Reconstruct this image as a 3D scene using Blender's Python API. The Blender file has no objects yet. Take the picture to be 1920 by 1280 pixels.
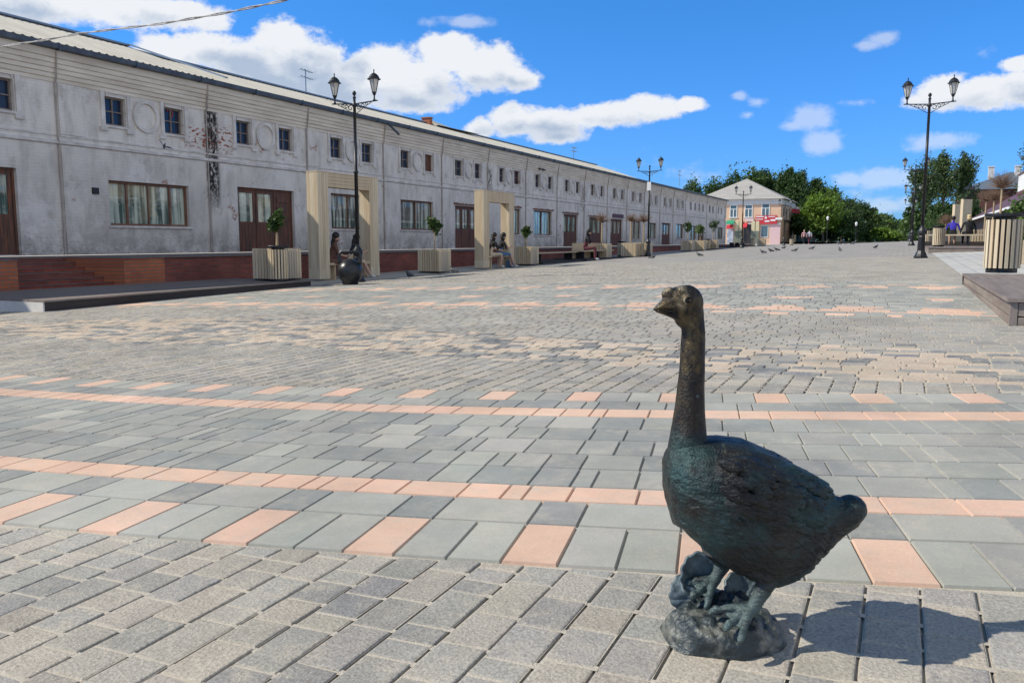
import bpy, bmesh, math, random
from mathutils import Vector, Matrix, noise
random.seed(7)
C = bpy.context.scene.collection
R = math.radians
# ------------------------------------------------------------------ camera, sun, sky
F = 1560.0; HOR = 452.0; CAMZ = 0.746; TH = R(25.1)
PITCH = math.atan((640 - HOR) / F)
S_, C_ = math.sin(TH), math.cos(TH); cp, sp = math.cos(PITCH), math.sin(PITCH)
scn = bpy.context.scene
cam = bpy.data.cameras.new('camera'); camo = bpy.data.objects.new('camera', cam); C.objects.link(camo)
cam.sensor_width = 36; cam.lens = 36 * F / 1920; cam.clip_end = 4000; cam.clip_start = .02
camo.location = (0, 0, CAMZ); camo.rotation_euler = (R(90) - PITCH, 0, TH)
scn.camera = camo
SUN_EL = R(42)
sun = bpy.data.lights.new('sun', 'SUN'); sun.energy = 4.9; sun.angle = R(.53); sun.color = (1, .92, .78)
suno = bpy.data.objects.new('sun', sun); C.objects.link(suno)
sdir = Vector((C_ * math.cos(SUN_EL), S_ * math.cos(SUN_EL), -math.sin(SUN_EL)))
suno.rotation_euler = sdir.to_track_quat('-Z', 'Y').to_euler()
scn.view_settings.view_transform = 'Standard'; scn.view_settings.look = 'None'
scn.view_settings.gamma = 1; scn.view_settings.exposure = 0.0
scn.cycles.max_bounces = 5; scn.cycles.diffuse_bounces = 3; scn.cycles.glossy_bounces = 3
scn.cycles.use_denoising = True

# x = across the square (right), y = along the street, z = up
def ray(x, y):
    a = (x - 960) / F; b = -(y - 640) / F
    X, Y, Z = a, cp + b * sp, -sp + b * cp
    return Vector((X * C_ - Y * S_, X * S_ + Y * C_, Z)), Y
def G(x, y):
    return .0085 * max(-30, min(80, y)) + .035 * max(-13, min(2.5, x))
def gpt(x, y):                     # photograph pixel -> point of the ground
    r, _ = ray(x, y); t = CAMZ / max(-r.z, 1e-4)
    for _ in range(60):
        p = r * t; t += (.5 * (G(p.x, p.y) - (CAMZ + p.z))) / min(r.z, -.004)
        t = max(.1, min(t, 400))
    p = r * t; p.z = G(p.x, p.y); return p
def zpt(x, y, z):                  # pixel -> point at height z
    r, _ = ray(x, y); t = (z - CAMZ) / r.z; return Vector((0, 0, CAMZ)) + r * t
def dpt(x, y, D):                  # pixel -> point at distance D before the camera
    r, Y = ray(x, y); return Vector((0, 0, CAMZ)) + r * (D / Y)
def vpt(x, y, V):                  # pixel -> point of the plane x = V
    r, _ = ray(x, y); return Vector((0, 0, CAMZ)) + r * (V / r.x)

def build_world():
    w = bpy.data.worlds.new('World'); scn.world = w; w.use_nodes = True
    nt = w.node_tree; N = nt.nodes; L = nt.links; N.clear()
    out = N.new('ShaderNodeOutputWorld'); bg = N.new('ShaderNodeBackground')
    L.new(bg.outputs[0], out.inputs[0])
    sky = N.new('ShaderNodeTexSky'); sky.sky_type = 'NISHITA'; sky.sun_disc = False
    sky.sun_elevation = SUN_EL; sky.sun_rotation = math.atan2(-sdir.x, -sdir.y)
    sky.air_density = 1.0; sky.dust_density = .35; sky.ozone_density = 2.0
    tint = N.new('ShaderNodeMix'); tint.data_type = 'RGBA'; tint.blend_type = 'MULTIPLY'; tint.inputs[0].default_value = 1
    L.new(sky.outputs[0], tint.inputs[6])
    def m(op, a, b=None, c=None, clamp=False):
        n = N.new('ShaderNodeMath'); n.operation = op; n.use_clamp = clamp
        for k, v in enumerate((a, b, c)):
            if v is None: continue
            if isinstance(v, (int, float)): n.inputs[k].default_value = v
            else: L.new(v, n.inputs[k])
        return n.outputs[0]
    tc = N.new('ShaderNodeTexCoord'); sep = N.new('ShaderNodeSeparateXYZ'); L.new(tc.outputs['Generated'], sep.inputs[0])
    az = m('ARCTAN2', sep.outputs[0], sep.outputs[1]); el = m('ARCSINE', sep.outputs[2])
    def AE(x, y):
        r, _ = ray(x, y); r.normalize(); return math.atan2(r.x, r.y), math.asin(r.z)
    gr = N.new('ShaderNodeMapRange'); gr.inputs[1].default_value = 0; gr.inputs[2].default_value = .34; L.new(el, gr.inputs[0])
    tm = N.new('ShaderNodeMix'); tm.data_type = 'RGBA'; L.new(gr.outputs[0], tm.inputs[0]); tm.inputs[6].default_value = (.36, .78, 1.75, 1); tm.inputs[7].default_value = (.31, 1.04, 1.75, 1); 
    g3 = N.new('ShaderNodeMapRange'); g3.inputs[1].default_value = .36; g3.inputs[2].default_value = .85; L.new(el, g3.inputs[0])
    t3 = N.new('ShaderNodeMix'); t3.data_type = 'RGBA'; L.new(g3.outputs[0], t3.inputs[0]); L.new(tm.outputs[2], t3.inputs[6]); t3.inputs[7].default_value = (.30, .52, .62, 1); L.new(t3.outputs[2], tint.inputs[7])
    comb = N.new('ShaderNodeCombineXYZ'); L.new(az, comb.inputs[0]); L.new(el, comb.inputs[1])
    def fbm(scale, detail, rough, off=0.):
        mp = N.new('ShaderNodeMapping'); mp.inputs['Scale'].default_value = (scale, scale * 1.35, 1); mp.inputs['Location'].default_value = (off, off * .7, off)
        L.new(comb.outputs[0], mp.inputs[0])
        n = N.new('ShaderNodeTexNoise'); n.inputs['Scale'].default_value = 1; n.inputs['Detail'].default_value = detail; n.inputs['Roughness'].default_value = rough
        L.new(mp.outputs[0], n.inputs[0]); return n.outputs[0]
    n1 = fbm(15, 12, .62); n2 = fbm(50, 9, .66, 3.1); n3 = fbm(14, 8, .6, 7.7)
    def field(blobs):
        acc = None
        for (x, y, rx, ry, s) in blobs:
            a, e = AE(x, y); k = F / math.cos(e)
            sub = N.new('ShaderNodeVectorMath'); sub.operation = 'SUBTRACT'; L.new(comb.outputs[0], sub.inputs[0]); sub.inputs[1].default_value = (a, e, 0)
            mul = N.new('ShaderNodeVectorMath'); mul.operation = 'MULTIPLY'; L.new(sub.outputs[0], mul.inputs[0]); mul.inputs[1].default_value = (1500 / rx, 1500 / ry, 1)
            ln = N.new('ShaderNodeVectorMath'); ln.operation = 'LENGTH'; L.new(mul.outputs[0], ln.inputs[0])
            f = m('MULTIPLY', m('SUBTRACT', 1.0, ln.outputs['Value']), s)
            acc = f if acc is None else m('SMOOTH_MAX', acc, f, .18)
        return acc
    big = [(40, 5, 150, 44, 1), (190, 12, 140, 40, 1), (330, 22, 110, 30, .9), (-80, 40, 160, 60, 1), (395, 42, 50, 20, .8),
           (320, 100, 72, 30, 1), (400, 96, 70, 40, 1), (455, 118, 90, 50, 1), (530, 78, 66, 48, 1.15), (585, 120, 100, 62, 1.1), (500, 165, 150, 50, 1),
           (700, 140, 105, 56, 1.1), (790, 158, 110, 52, 1), (848, 100, 66, 48, 1.2), (905, 130, 80, 52, 1.1), (975, 150, 54, 26, .9), (770, 190, 105, 28, .9), (640, 170, 110, 50, 1),
           (900, 240, 36, 24, 1), (960, 226, 56, 36, 1.1), (1035, 232, 100, 38, 1), (1135, 217, 105, 28, 1), (1220, 205, 84, 26, 1), (1292, 197, 44, 17, .9), (1050, 256, 76, 20, .8),
           (1770, 170, 52, 32, 1), (1840, 176, 100, 32, 1), (1930, 165, 80, 36, 1), (1915, 122, 40, 15, .8), (1725, 192, 44, 17, .7)]
    wisp = [(862, 42, 80, 17, 1), (1655, 72, 46, 17, 1), (1630, 84, 44, 12, .8), (1517, 220, 52, 30, 1), (1490, 236, 40, 14, .8), (1535, 270, 52, 30, 1),
            (1385, 180, 26, 14, .7), (1420, 192, 26, 14, .8), (1403, 215, 18, 10, .7), (1610, 192, 40, 11, .6), (1755, 266, 74, 22, 1), (1590, 336, 50, 20, 1.1),
            (1655, 334, 85, 26, 1.1), (1570, 332, 30, 14, .8), (1840, 100, 36, 20, .5), (1600, 362, 50, 16, .5), (1665, 385, 70, 24, .9), (1260, 325, 120, 40, .45)]
    fb = field(big); fw = field(wisp)
    nz = m('SUBTRACT', m('ADD', m('MULTIPLY', n1, 1.35), m('MULTIPLY', n2, .75)), 1.03)
    db = N.new('ShaderNodeMapRange'); db.interpolation_type = 'SMOOTHSTEP'; db.inputs[1].default_value = .10; db.inputs[2].default_value = .46
    L.new(m('ADD', fb, m('MULTIPLY', nz, 1.0)), db.inputs[0])
    dw = N.new('ShaderNodeMapRange'); dw.interpolation_type = 'SMOOTHSTEP'; dw.inputs[1].default_value = .16; dw.inputs[2].default_value = .72
    L.new(m('ADD', fw, m('MULTIPLY', nz, 1.15)), dw.inputs[0])
    dens = m('MAXIMUM', db.outputs[0], m('MULTIPLY', dw.outputs[0], .44), clamp=True)
    # unseen cloud bank right of and behind the camera, added to brighten the facade
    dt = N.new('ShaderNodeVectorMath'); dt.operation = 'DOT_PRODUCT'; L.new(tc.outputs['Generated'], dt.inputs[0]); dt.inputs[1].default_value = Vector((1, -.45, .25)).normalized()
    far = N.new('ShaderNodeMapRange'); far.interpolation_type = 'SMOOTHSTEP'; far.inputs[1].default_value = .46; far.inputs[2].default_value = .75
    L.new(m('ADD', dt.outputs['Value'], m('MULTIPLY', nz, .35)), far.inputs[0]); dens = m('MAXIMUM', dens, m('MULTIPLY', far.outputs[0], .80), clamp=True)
    grey = field([(440, 140, 70, 42, 1), (560, 150, 130, 40, 1), (650, 120, 60, 36, .8), (740, 195, 160, 36, 1.1), (880, 178, 110, 26, 1), (960, 170, 60, 22, 1), (100, 45, 150, 28, .8), (300, 45, 110, 18, .8),
                  (1060, 252, 130, 24, 1), (1180, 230, 110, 18, .9), (960, 255, 60, 18, .8), (1820, 200, 130, 20, 1), (1920, 190, 60, 20, .8), (1650, 345, 60, 9, .8), (1530, 232, 40, 10, .6)])
    gm = N.new('ShaderNodeMapRange'); gm.interpolation_type = 'SMOOTHSTEP'; gm.inputs[1].default_value = -.25; gm.inputs[2].default_value = .75
    L.new(m('ADD', grey, m('MULTIPLY', m('SUBTRACT', n3, .5), 3.4)), gm.inputs[0])
    edge = N.new('ShaderNodeMapRange'); edge.inputs[1].default_value = .2; edge.inputs[2].default_value = .75
    L.new(m('ADD', fb, m('MULTIPLY', nz, .8)), edge.inputs[0])
    cc = N.new('ShaderNodeMix'); cc.data_type = 'RGBA'; L.new(m('MULTIPLY', gm.outputs[0], edge.outputs[0]), cc.inputs[0])
    K = 9.6
    cc.inputs[6].default_value = (.90 * K, .93 * K, .98 * K, 1); cc.inputs[7].default_value = (.46 * K, .56 * K, .72 * K, 1)
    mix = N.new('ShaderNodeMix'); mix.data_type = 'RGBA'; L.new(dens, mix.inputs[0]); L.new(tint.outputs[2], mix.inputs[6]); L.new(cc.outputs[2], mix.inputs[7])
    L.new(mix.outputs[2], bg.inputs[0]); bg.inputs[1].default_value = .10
build_world()

# ------------------------------------------------------------------ helpers
class MB:
    def __init__(s): s.v = []; s.f = []; s.m = []; s.c = []
    def add(s, vs, fs, mi=0, col=None):
        b = len(s.v); s.v += [tuple(q) for q in vs]
        for f in fs: s.f.append(tuple(b + i for i in f)); s.m.append(mi); s.c.append(col or (1, 1, 1))
    def box(s, x0, x1, y0, y1, z0, z1, mi=0, col=None):
        s.add([(x0, y0, z0), (x1, y0, z0), (x1, y1, z0), (x0, y1, z0), (x0, y0, z1), (x1, y0, z1), (x1, y1, z1), (x0, y1, z1)],
              [(0, 3, 2, 1), (4, 5, 6, 7), (0, 1, 5, 4), (1, 2, 6, 5), (2, 3, 7, 6), (3, 0, 4, 7)], mi, col)
    def bar(s, a, b, w, h=None, mi=0, col=None, up=(0, 0, 1)):
        a = Vector(a); b = Vector(b); d = (b - a).normalized(); h = h or w
        x = d.cross(Vector(up)); x = d.cross(Vector((1, 0, 0))) if x.length < 1e-3 else x
        x.normalize(); y = x.cross(d).normalized(); vs = []
        for p in (a, b):
            for sx, sy in ((-1, -1), (1, -1), (1, 1), (-1, 1)): vs.append(p + x * sx * w / 2 + y * sy * h / 2)
        s.add(vs, [(0, 1, 2, 3)[::-1], (4, 5, 6, 7), (0, 1, 5, 4), (1, 2, 6, 5), (2, 3, 7, 6), (3, 0, 4, 7)], mi, col)
    def tube(s, pts, rad, n=8, mi=0, col=None, cap=True):
        pts = [Vector(p) for p in pts]; rad = rad if isinstance(rad, (list, tuple)) else [rad] * len(pts)
        rings = []; ref = None
        for i, p in enumerate(pts):
            d = (pts[min(i + 1, len(pts) - 1)] - pts[max(i - 1, 0)]).normalized()
            if ref is None: ref = Vector((0, 0, 1)) if abs(d.z) < .9 else Vector((1, 0, 0))
            x = d.cross(ref).normalized(); y = x.cross(d).normalized(); ref = y
            rings.append([p + (x * math.cos(2 * math.pi * k / n) + y * math.sin(2 * math.pi * k / n)) * rad[i] for k in range(n)])
        vs = [q for r in rings for q in r]; fs = []
        for i in range(len(pts) - 1):
            for k in range(n):
                fs.append((i * n + k, i * n + (k + 1) % n, (i + 1) * n + (k + 1) % n, (i + 1) * n + k))
        if cap: fs.append(tuple(range(n))[::-1]); fs.append(tuple((len(pts) - 1) * n + k for k in range(n)))
        s.add(vs, fs, mi, col)
    def lathe(s, prof, n=16, c=(0, 0, 0), mi=0, col=None, ph=0.):
        vs = []; fs = []
        for (r, z) in prof:
            for k in range(n): vs.append((c[0] + r * math.cos(ph + 2 * math.pi * k / n), c[1] + r * math.sin(ph + 2 * math.pi * k / n), c[2] + z))
        for i in range(len(prof) - 1):
            for k in range(n): fs.append((i * n + k, i * n + (k + 1) % n, (i + 1) * n + (k + 1) % n, (i + 1) * n + k))
        fs.append(tuple(range(n))[::-1]); fs.append(tuple((len(prof) - 1) * n + k for k in range(n)))
        s.add(vs, fs, mi, col)
    def ell(s, c, r, mi=0, n=12, m=8, rot=None, col=None, f=None):
        vs = []; fs = []; c = Vector(c)
        for i in range(m + 1):
            t = math.pi * i / m
            for k in range(n):
                p = 2 * math.pi * k / n
                q = Vector((r[0] * math.sin(t) * math.cos(p), r[1] * math.sin(t) * math.sin(p), r[2] * math.cos(t)))
                if f: q = f(q)
                if rot: q = rot @ q
                vs.append(c + q)
        for i in range(m):
            for k in range(n): fs.append((i * n + k, (i + 1) * n + k, (i + 1) * n + (k + 1) % n, i * n + (k + 1) % n))
        s.add(vs, fs, mi, col)
    def extrude(s, prof, y0, y1, mi=0):       # closed profile in x,z swept along y
        n = len(prof); vs = [(x, y0, z) for x, z in prof] + [(x, y1, z) for x, z in prof]
        s.add(vs, [(k, (k + 1) % n, n + (k + 1) % n, n + k) for k in range(n)] + [tuple(range(n))[::-1], tuple(range(n, 2 * n))], mi)
    def build(s, name, mats, parent=None, org=None, smooth=False, bevel=0, fix=True):
        me = bpy.data.meshes.new(name); o_ = Vector(org) if org is not None else Vector((0, 0, 0))
        if org is None and parent is not None and parent.get('worldbuilt'): o_ = parent.location
        me.from_pydata([tuple(Vector(v) - o_) for v in s.v], [], s.f)
        for mt in (mats if isinstance(mats, (list, tuple)) else [mats]): me.materials.append(mt)
        me.polygons.foreach_set('material_index', s.m)
        if any(c != (1, 1, 1) for c in s.c):
            at = me.attributes.new('pc', 'FLOAT_COLOR', 'FACE'); flat = []
            for c in s.c: flat += [c[0], c[1], c[2], 1]
            at.data.foreach_set('color', flat)
        if smooth: me.polygons.foreach_set('use_smooth', [True] * len(me.polygons))
        if fix:
            bm = bmesh.new(); bm.from_mesh(me); bmesh.ops.remove_doubles(bm, verts=bm.verts, dist=1e-5) if smooth else None
            bmesh.ops.recalc_face_normals(bm, faces=bm.faces); bm.to_mesh(me); bm.free()
        me.update()
        o = bpy.data.objects.new(name, me); C.objects.link(o)
        if parent is not None: o.parent = parent
        elif org is not None: o.location = o_
        if bevel:
            b = o.modifiers.new('bevel', 'BEVEL'); b.width = bevel; b.segments = 2; b.limit_method = 'ANGLE'
        return o
def tag(o, label, cat, group=None):
    o['label'] = label; o['category'] = cat
    if group: o['group'] = group
    return o
def thing(name, label, cat, loc=(0, 0, 0), rz=0, group=None, worldbuilt=False):
    o = bpy.data.objects.new(name, None); C.objects.link(o); o.location = loc; o.rotation_euler = (0, 0, rz)
    o.empty_display_size = .2
    if worldbuilt: o['worldbuilt'] = 1
    return tag(o, label, cat, group)
def structure(o): o['kind'] = 'structure'; return o
def copy_tree(o, parent=None):
    c = o.copy(); C.objects.link(c); c.parent = parent
    for ch in list(o.children): copy_tree(ch, c)
    return c
def dup(root, loc, rz=0, label=None, sc=1, group=None):
    c = copy_tree(root); c.location = loc; c.rotation_euler = (0, 0, rz); c.scale = (sc, sc, sc)
    if label: c['label'] = label
    if group: c['group'] = group
    return c

# ------------------------------------------------------------------ materials
def mat(name, col, rough=.7, metal=0, col2=None, ns=3., bump=0, bs=30., spec=.5, obj=True, attr=False, detail=4, ramp=(.35, .65), stretch=(1, 1, 1)):
    m = bpy.data.materials.new(name); m.use_nodes = True; nt = m.node_tree; N = nt.nodes; L = nt.links
    b = N['Principled BSDF']; b.inputs['Roughness'].default_value = rough; b.inputs['Metallic'].default_value = metal
    b.inputs['Specular IOR Level'].default_value = spec; b.inputs['Base Color'].default_value = (*col, 1)
    tc = N.new('ShaderNodeTexCoord'); mp = N.new('ShaderNodeMapping'); L.new(tc.outputs['Object'], mp.inputs[0]); mp.inputs['Scale'].default_value = stretch
    src = None
    if attr:
        a = N.new('ShaderNodeAttribute'); a.attribute_name = 'pc'; src = a.outputs['Color']
    if col2:
        n = N.new('ShaderNodeTexNoise'); n.inputs['Scale'].default_value = ns; n.inputs['Detail'].default_value = detail; n.inputs['Roughness'].default_value = .65; L.new(mp.outputs[0], n.inputs[0])
        mr = N.new('ShaderNodeMapRange'); L.new(n.outputs[0], mr.inputs[0]); mr.inputs[1].default_value = ramp[0]; mr.inputs[2].default_value = ramp[1]
        mx = N.new('ShaderNodeMix'); mx.data_type = 'RGBA'; L.new(mr.outputs[0], mx.inputs[0]); mx.inputs[7].default_value = (*col2, 1)
        if src: L.new(src, mx.inputs[6])
        else: mx.inputs[6].default_value = (*col, 1)
        src = mx.outputs[2]
    if src: L.new(src, b.inputs['Base Color'])
    if bump:
        n = N.new('ShaderNodeTexNoise'); n.inputs['Scale'].default_value = bs; n.inputs['Detail'].default_value = 5; L.new(mp.outputs[0], n.inputs[0])
        bp = N.new('ShaderNodeBump'); bp.inputs['Distance'].default_value = bump; L.new(n.outputs[0], bp.inputs['Height']); L.new(bp.outputs[0], b.inputs['Normal'])
    return m
M = {}
M['black'] = mat('black_metal', (.012, .013, .016), .42, .3, (.03, .032, .036), 12)
M['lampglass'] = mat('lamp_glass', (.62, .60, .55), .35, 0, (.5, .48, .44), 8)
M['wood'] = mat('pale_larch', (.62, .50, .34), .65, 0, (.50, .39, .25), 6, stretch=(1, 1, .15), bump=.002, bs=40)
M['woodlt'] = mat('pale_larch_fresh', (.70, .60, .43), .65, 0, (.56, .46, .31), 6, stretch=(1, 1, .15))
M['woodgr'] = mat('greyed_larch', (.42, .37, .30), .7, 0, (.52, .45, .34), 6, stretch=(1, 1, .15))
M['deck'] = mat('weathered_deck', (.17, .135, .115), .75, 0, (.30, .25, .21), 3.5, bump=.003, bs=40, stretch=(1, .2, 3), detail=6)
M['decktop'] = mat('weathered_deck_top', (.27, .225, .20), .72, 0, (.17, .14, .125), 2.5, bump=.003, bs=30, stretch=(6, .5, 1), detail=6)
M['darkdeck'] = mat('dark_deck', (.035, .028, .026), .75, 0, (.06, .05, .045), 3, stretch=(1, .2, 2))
M['iron'] = mat('cast_iron', (.016, .018, .021), .33, .35, (.035, .038, .042), 10, bump=.002, bs=60)
M['stem'] = mat('tree_stake', (.48, .36, .22), .8, 0, (.38, .28, .17), 9)
M['bark'] = mat('bark', (.07, .055, .04), .9, 0, (.12, .10, .08), 6)
M['twig'] = mat('dry_twigs', (.27, .17, .11), .9, 0, (.20, .13, .09), 6)
M['soil'] = mat('soil', (.04, .03, .022), .95)
M['white'] = mat('white_trim', (.72, .71, .69), .6, 0, (.6, .59, .57), 4)
M['whitebox'] = mat('white_box', (.8, .8, .78), .5)
M['pigeon'] = mat('pigeon_feathers', (.085, .09, .105), .6, 0, (.04, .042, .05), 9)
M['skin'] = mat('skin', (.52, .33, .24), .55)
M['hair'] = mat('dark_hair', (.012, .009, .008), .5)
M['blond'] = mat('blond_hair', (.55, .42, .22), .5)
def cloth(n, c): return mat(n, c, .85, 0, tuple(k * .8 for k in c), 8)
M['shoe'] = cloth('white_shoes', (.7, .7, .7))

def leafmat(name, a, b):
    m = bpy.data.materials.new(name); m.use_nodes = True; nt = m.node_tree; N = nt.nodes; L = nt.links
    p = N['Principled BSDF']; p.inputs['Roughness'].default_value = .55
    at = N.new('ShaderNodeAttribute'); at.attribute_name = 'pc'
    sx = N.new('ShaderNodeSeparateColor'); L.new(at.outputs['Color'], sx.inputs[0])
    mx = N.new('ShaderNodeMix'); mx.data_type = 'RGBA'; L.new(sx.outputs[0], mx.inputs[0]); mx.inputs[6].default_value = (*a, 1); mx.inputs[7].default_value = (*b, 1)
    L.new(mx.outputs[2], p.inputs['Base Color'])
    tr = N.new('ShaderNodeBsdfTranslucent'); L.new(mx.outputs[2], tr.inputs[0]); ms = N.new('ShaderNodeMixShader'); ms.inputs[0].default_value = .3
    L.new(p.outputs[0], ms.inputs[1]); L.new(tr.outputs[0], ms.inputs[2]); L.new(ms.outputs[0], N['Material Output'].inputs[0])
    return m
M['leafdark'] = leafmat('dark_foliage', (.024, .058, .016), (.085, .15, .032))
M['leafmid'] = leafmat('mid_foliage', (.045, .095, .022), (.13, .21, .04))
M['leaflime'] = leafmat('lime_foliage', (.07, .14, .015), (.20, .32, .03))
M['leafbirch'] = leafmat('birch_foliage', (.035, .07, .022), (.12, .18, .055))

def pavermat(name, sand, lo, hi, bmp=.0012, dust=.55, spk=(.72, 1.26)):
    m = bpy.data.materials.new(name); m.use_nodes = True; nt = m.node_tree; N = nt.nodes; L = nt.links
    p = N['Principled BSDF']; p.inputs['Roughness'].default_value = .85; p.inputs['Specular IOR Level'].default_value = .25
    at = N.new('ShaderNodeAttribute'); at.attribute_name = 'pc'; tc = N.new('ShaderNodeTexCoord')
    def nz(sc, det, ro=.6):
        n = N.new('ShaderNodeTexNoise'); n.inputs['Scale'].default_value = sc; n.inputs['Detail'].default_value = det; n.inputs['Roughness'].default_value = ro; L.new(tc.outputs['Object'], n.inputs[0]); return n.outputs[0]
    def rng(s, a, b, c=0, d=1):
        r = N.new('ShaderNodeMapRange'); L.new(s, r.inputs[0]); r.inputs[1].default_value = a; r.inputs[2].default_value = b; r.inputs[3].default_value = c; r.inputs[4].default_value = d; return r.outputs[0]
    def mixc(f, a, b, mode='MIX'):
        x = N.new('ShaderNodeMix'); x.data_type = 'RGBA'; x.blend_type = mode
        if isinstance(f, float): x.inputs[0].default_value = f
        else: L.new(f, x.inputs[0])
        for k, q in ((6, a), (7, b)):
            if isinstance(q, tuple): x.inputs[k].default_value = (*q, 1)
            else: L.new(q, x.inputs[k])
        return x.outputs[2]
    n1 = nz(5.5, 7, .7); n2 = nz(150, 3); n3 = nz(26, 7, .75)
    mm = N.new('ShaderNodeMath'); mm.operation = 'MULTIPLY'; L.new(rng(n1, lo, hi), mm.inputs[0]); L.new(rng(n3, .42, .6, .15, 1), mm.inputs[1])
    mm2 = N.new('ShaderNodeMath'); mm2.operation = 'MULTIPLY'; L.new(mm.outputs[0], mm2.inputs[0]); mm2.inputs[1].default_value = dust
    c = mixc(mm2.outputs[0], at.outputs['Color'], sand)
    gr = N.new('ShaderNodeCombineColor'); g = rng(n2, .3, .7, *spk)
    for k in range(3): L.new(g, gr.inputs[k])
    c = mixc(1.0, c, gr.outputs[0], 'MULTIPLY')
    gr2 = N.new('ShaderNodeCombineColor'); g2 = rng(nz(1.1, 8, .72), .32, .68, .80, 1.16)
    for k in range(3): L.new(g2, gr2.inputs[k])
    c = mixc(1.0, c, gr2.outputs[0], 'MULTIPLY')
    vo = N.new('ShaderNodeTexVoronoi'); vo.inputs['Scale'].default_value = 70; L.new(tc.outputs['Object'], vo.inputs[0])
    c = mixc(rng(vo.outputs['Distance'], .10, .04), c, (.08, .075, .07)) if dust < .5 else mixc(rng(vo.outputs['Distance'], .13, .06, 0, .7), c, (.62, .60, .55))
    L.new(c, p.inputs['Base Color'])
    ad = N.new('ShaderNodeMath'); ad.operation = 'ADD'; L.new(n2, ad.inputs[0]); L.new(n3, ad.inputs[1])
    bp = N.new('ShaderNodeBump'); bp.inputs['Distance'].default_value = bmp; L.new(ad.outputs[0], bp.inputs['Height']); L.new(bp.outputs[0], p.inputs['Normal'])
    return m
SAND = (.47, .43, .36)
M['paver'] = pavermat('concrete_pavers', SAND, .42, .60, .0030, .85)
M['slab'] = pavermat('smooth_band_slabs', (.48, .44, .37), .44, .66, .0005, .62, (.93, 1.07))
M['sand'] = mat('joint_sand', (.44, .395, .32), .95, 0, (.56, .51, .43), 90, bump=.003, bs=250)

def brickmat(name, c1, c2, mortar, sc, w=.5, h=.25, rot=None, ax=None, rough=.85, var=(.9, 1.1), ms=.02):
    m = bpy.data.materials.new(name); m.use_nodes = True; nt = m.node_tree; N = nt.nodes; L = nt.links
    p = N['Principled BSDF']; p.inputs['Roughness'].default_value = rough
    tc = N.new('ShaderNodeTexCoord'); mp = N.new('ShaderNodeMapping'); L.new(tc.outputs['Object'], mp.inputs[0])
    if rot: mp.inputs['Rotation'].default_value = rot
    if ax:
        sx = N.new('ShaderNodeSeparateXYZ'); cx = N.new('ShaderNodeCombineXYZ'); L.new(tc.outputs['Object'], sx.inputs[0])
        L.new(sx.outputs[ax[0]], cx.inputs[0]); L.new(sx.outputs[ax[1]], cx.inputs[1]); L.new(cx.outputs[0], mp.inputs[0])
    b = N.new('ShaderNodeTexBrick'); L.new(mp.outputs[0], b.inputs[0]); b.inputs['Color1'].default_value = (*c1, 1); b.inputs['Color2'].default_value = (*c2, 1); b.inputs['Mortar'].default_value = (*mortar, 1)
    b.inputs['Scale'].default_value = sc; b.inputs['Brick Width'].default_value = w; b.inputs['Row Height'].default_value = h; b.inputs['Mortar Size'].default_value = ms
    n = N.new('ShaderNodeTexNoise'); n.inputs['Scale'].default_value = 1.2; n.inputs['Detail'].default_value = 6; L.new(tc.outputs['Object'], n.inputs[0])
    mr = N.new('ShaderNodeMapRange'); L.new(n.outputs[0], mr.inputs[0]); mr.inputs[1].default_value = .3; mr.inputs[2].default_value = .7; mr.inputs[3].default_value = var[0]; mr.inputs[4].default_value = var[1]
    g = N.new('ShaderNodeCombineColor')
    for k in range(3): L.new(mr.outputs[0], g.inputs[k])
    x = N.new('ShaderNodeMix'); x.data_type = 'RGBA'; x.blend_type = 'MULTIPLY'; x.inputs[0].default_value = 1; L.new(b.outputs[0], x.inputs[6]); L.new(g.outputs[0], x.inputs[7]); L.new(x.outputs[2], p.inputs['Base Color'])
    bp = N.new('ShaderNodeBump'); bp.inputs['Distance'].default_value = .01; L.new(b.outputs['Fac'], bp.inputs['Height']); bp.invert = True; L.new(bp.outputs[0], p.inputs['Normal'])
    return m
M['redbrick'] = brickmat('red_brick', (.30, .075, .05), (.20, .05, .035), (.16, .11, .10), 2, .5, .155, ax=(1, 2), var=(.75, 1.2))
M['orangebrick'] = brickmat('orange_brick', (.50, .15, .06), (.40, .11, .05), (.24, .16, .12), 2, .5, .155, ax=(1, 2), var=(.8, 1.15))
M['farpave'] = brickmat('far_paving', (.38, .36, .33), (.31, .30, .285), (.26, .24, .21), 1, .42, .21, var=(.86, 1.12), ms=.018)
M['rightpave'] = brickmat('pale_slab_paving', (.54, .535, .51), (.46, .465, .455), (.40, .39, .37), 1, .6, .3, rot=(0, 0, R(90)), var=(.85, 1.1), ms=.015)

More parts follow.
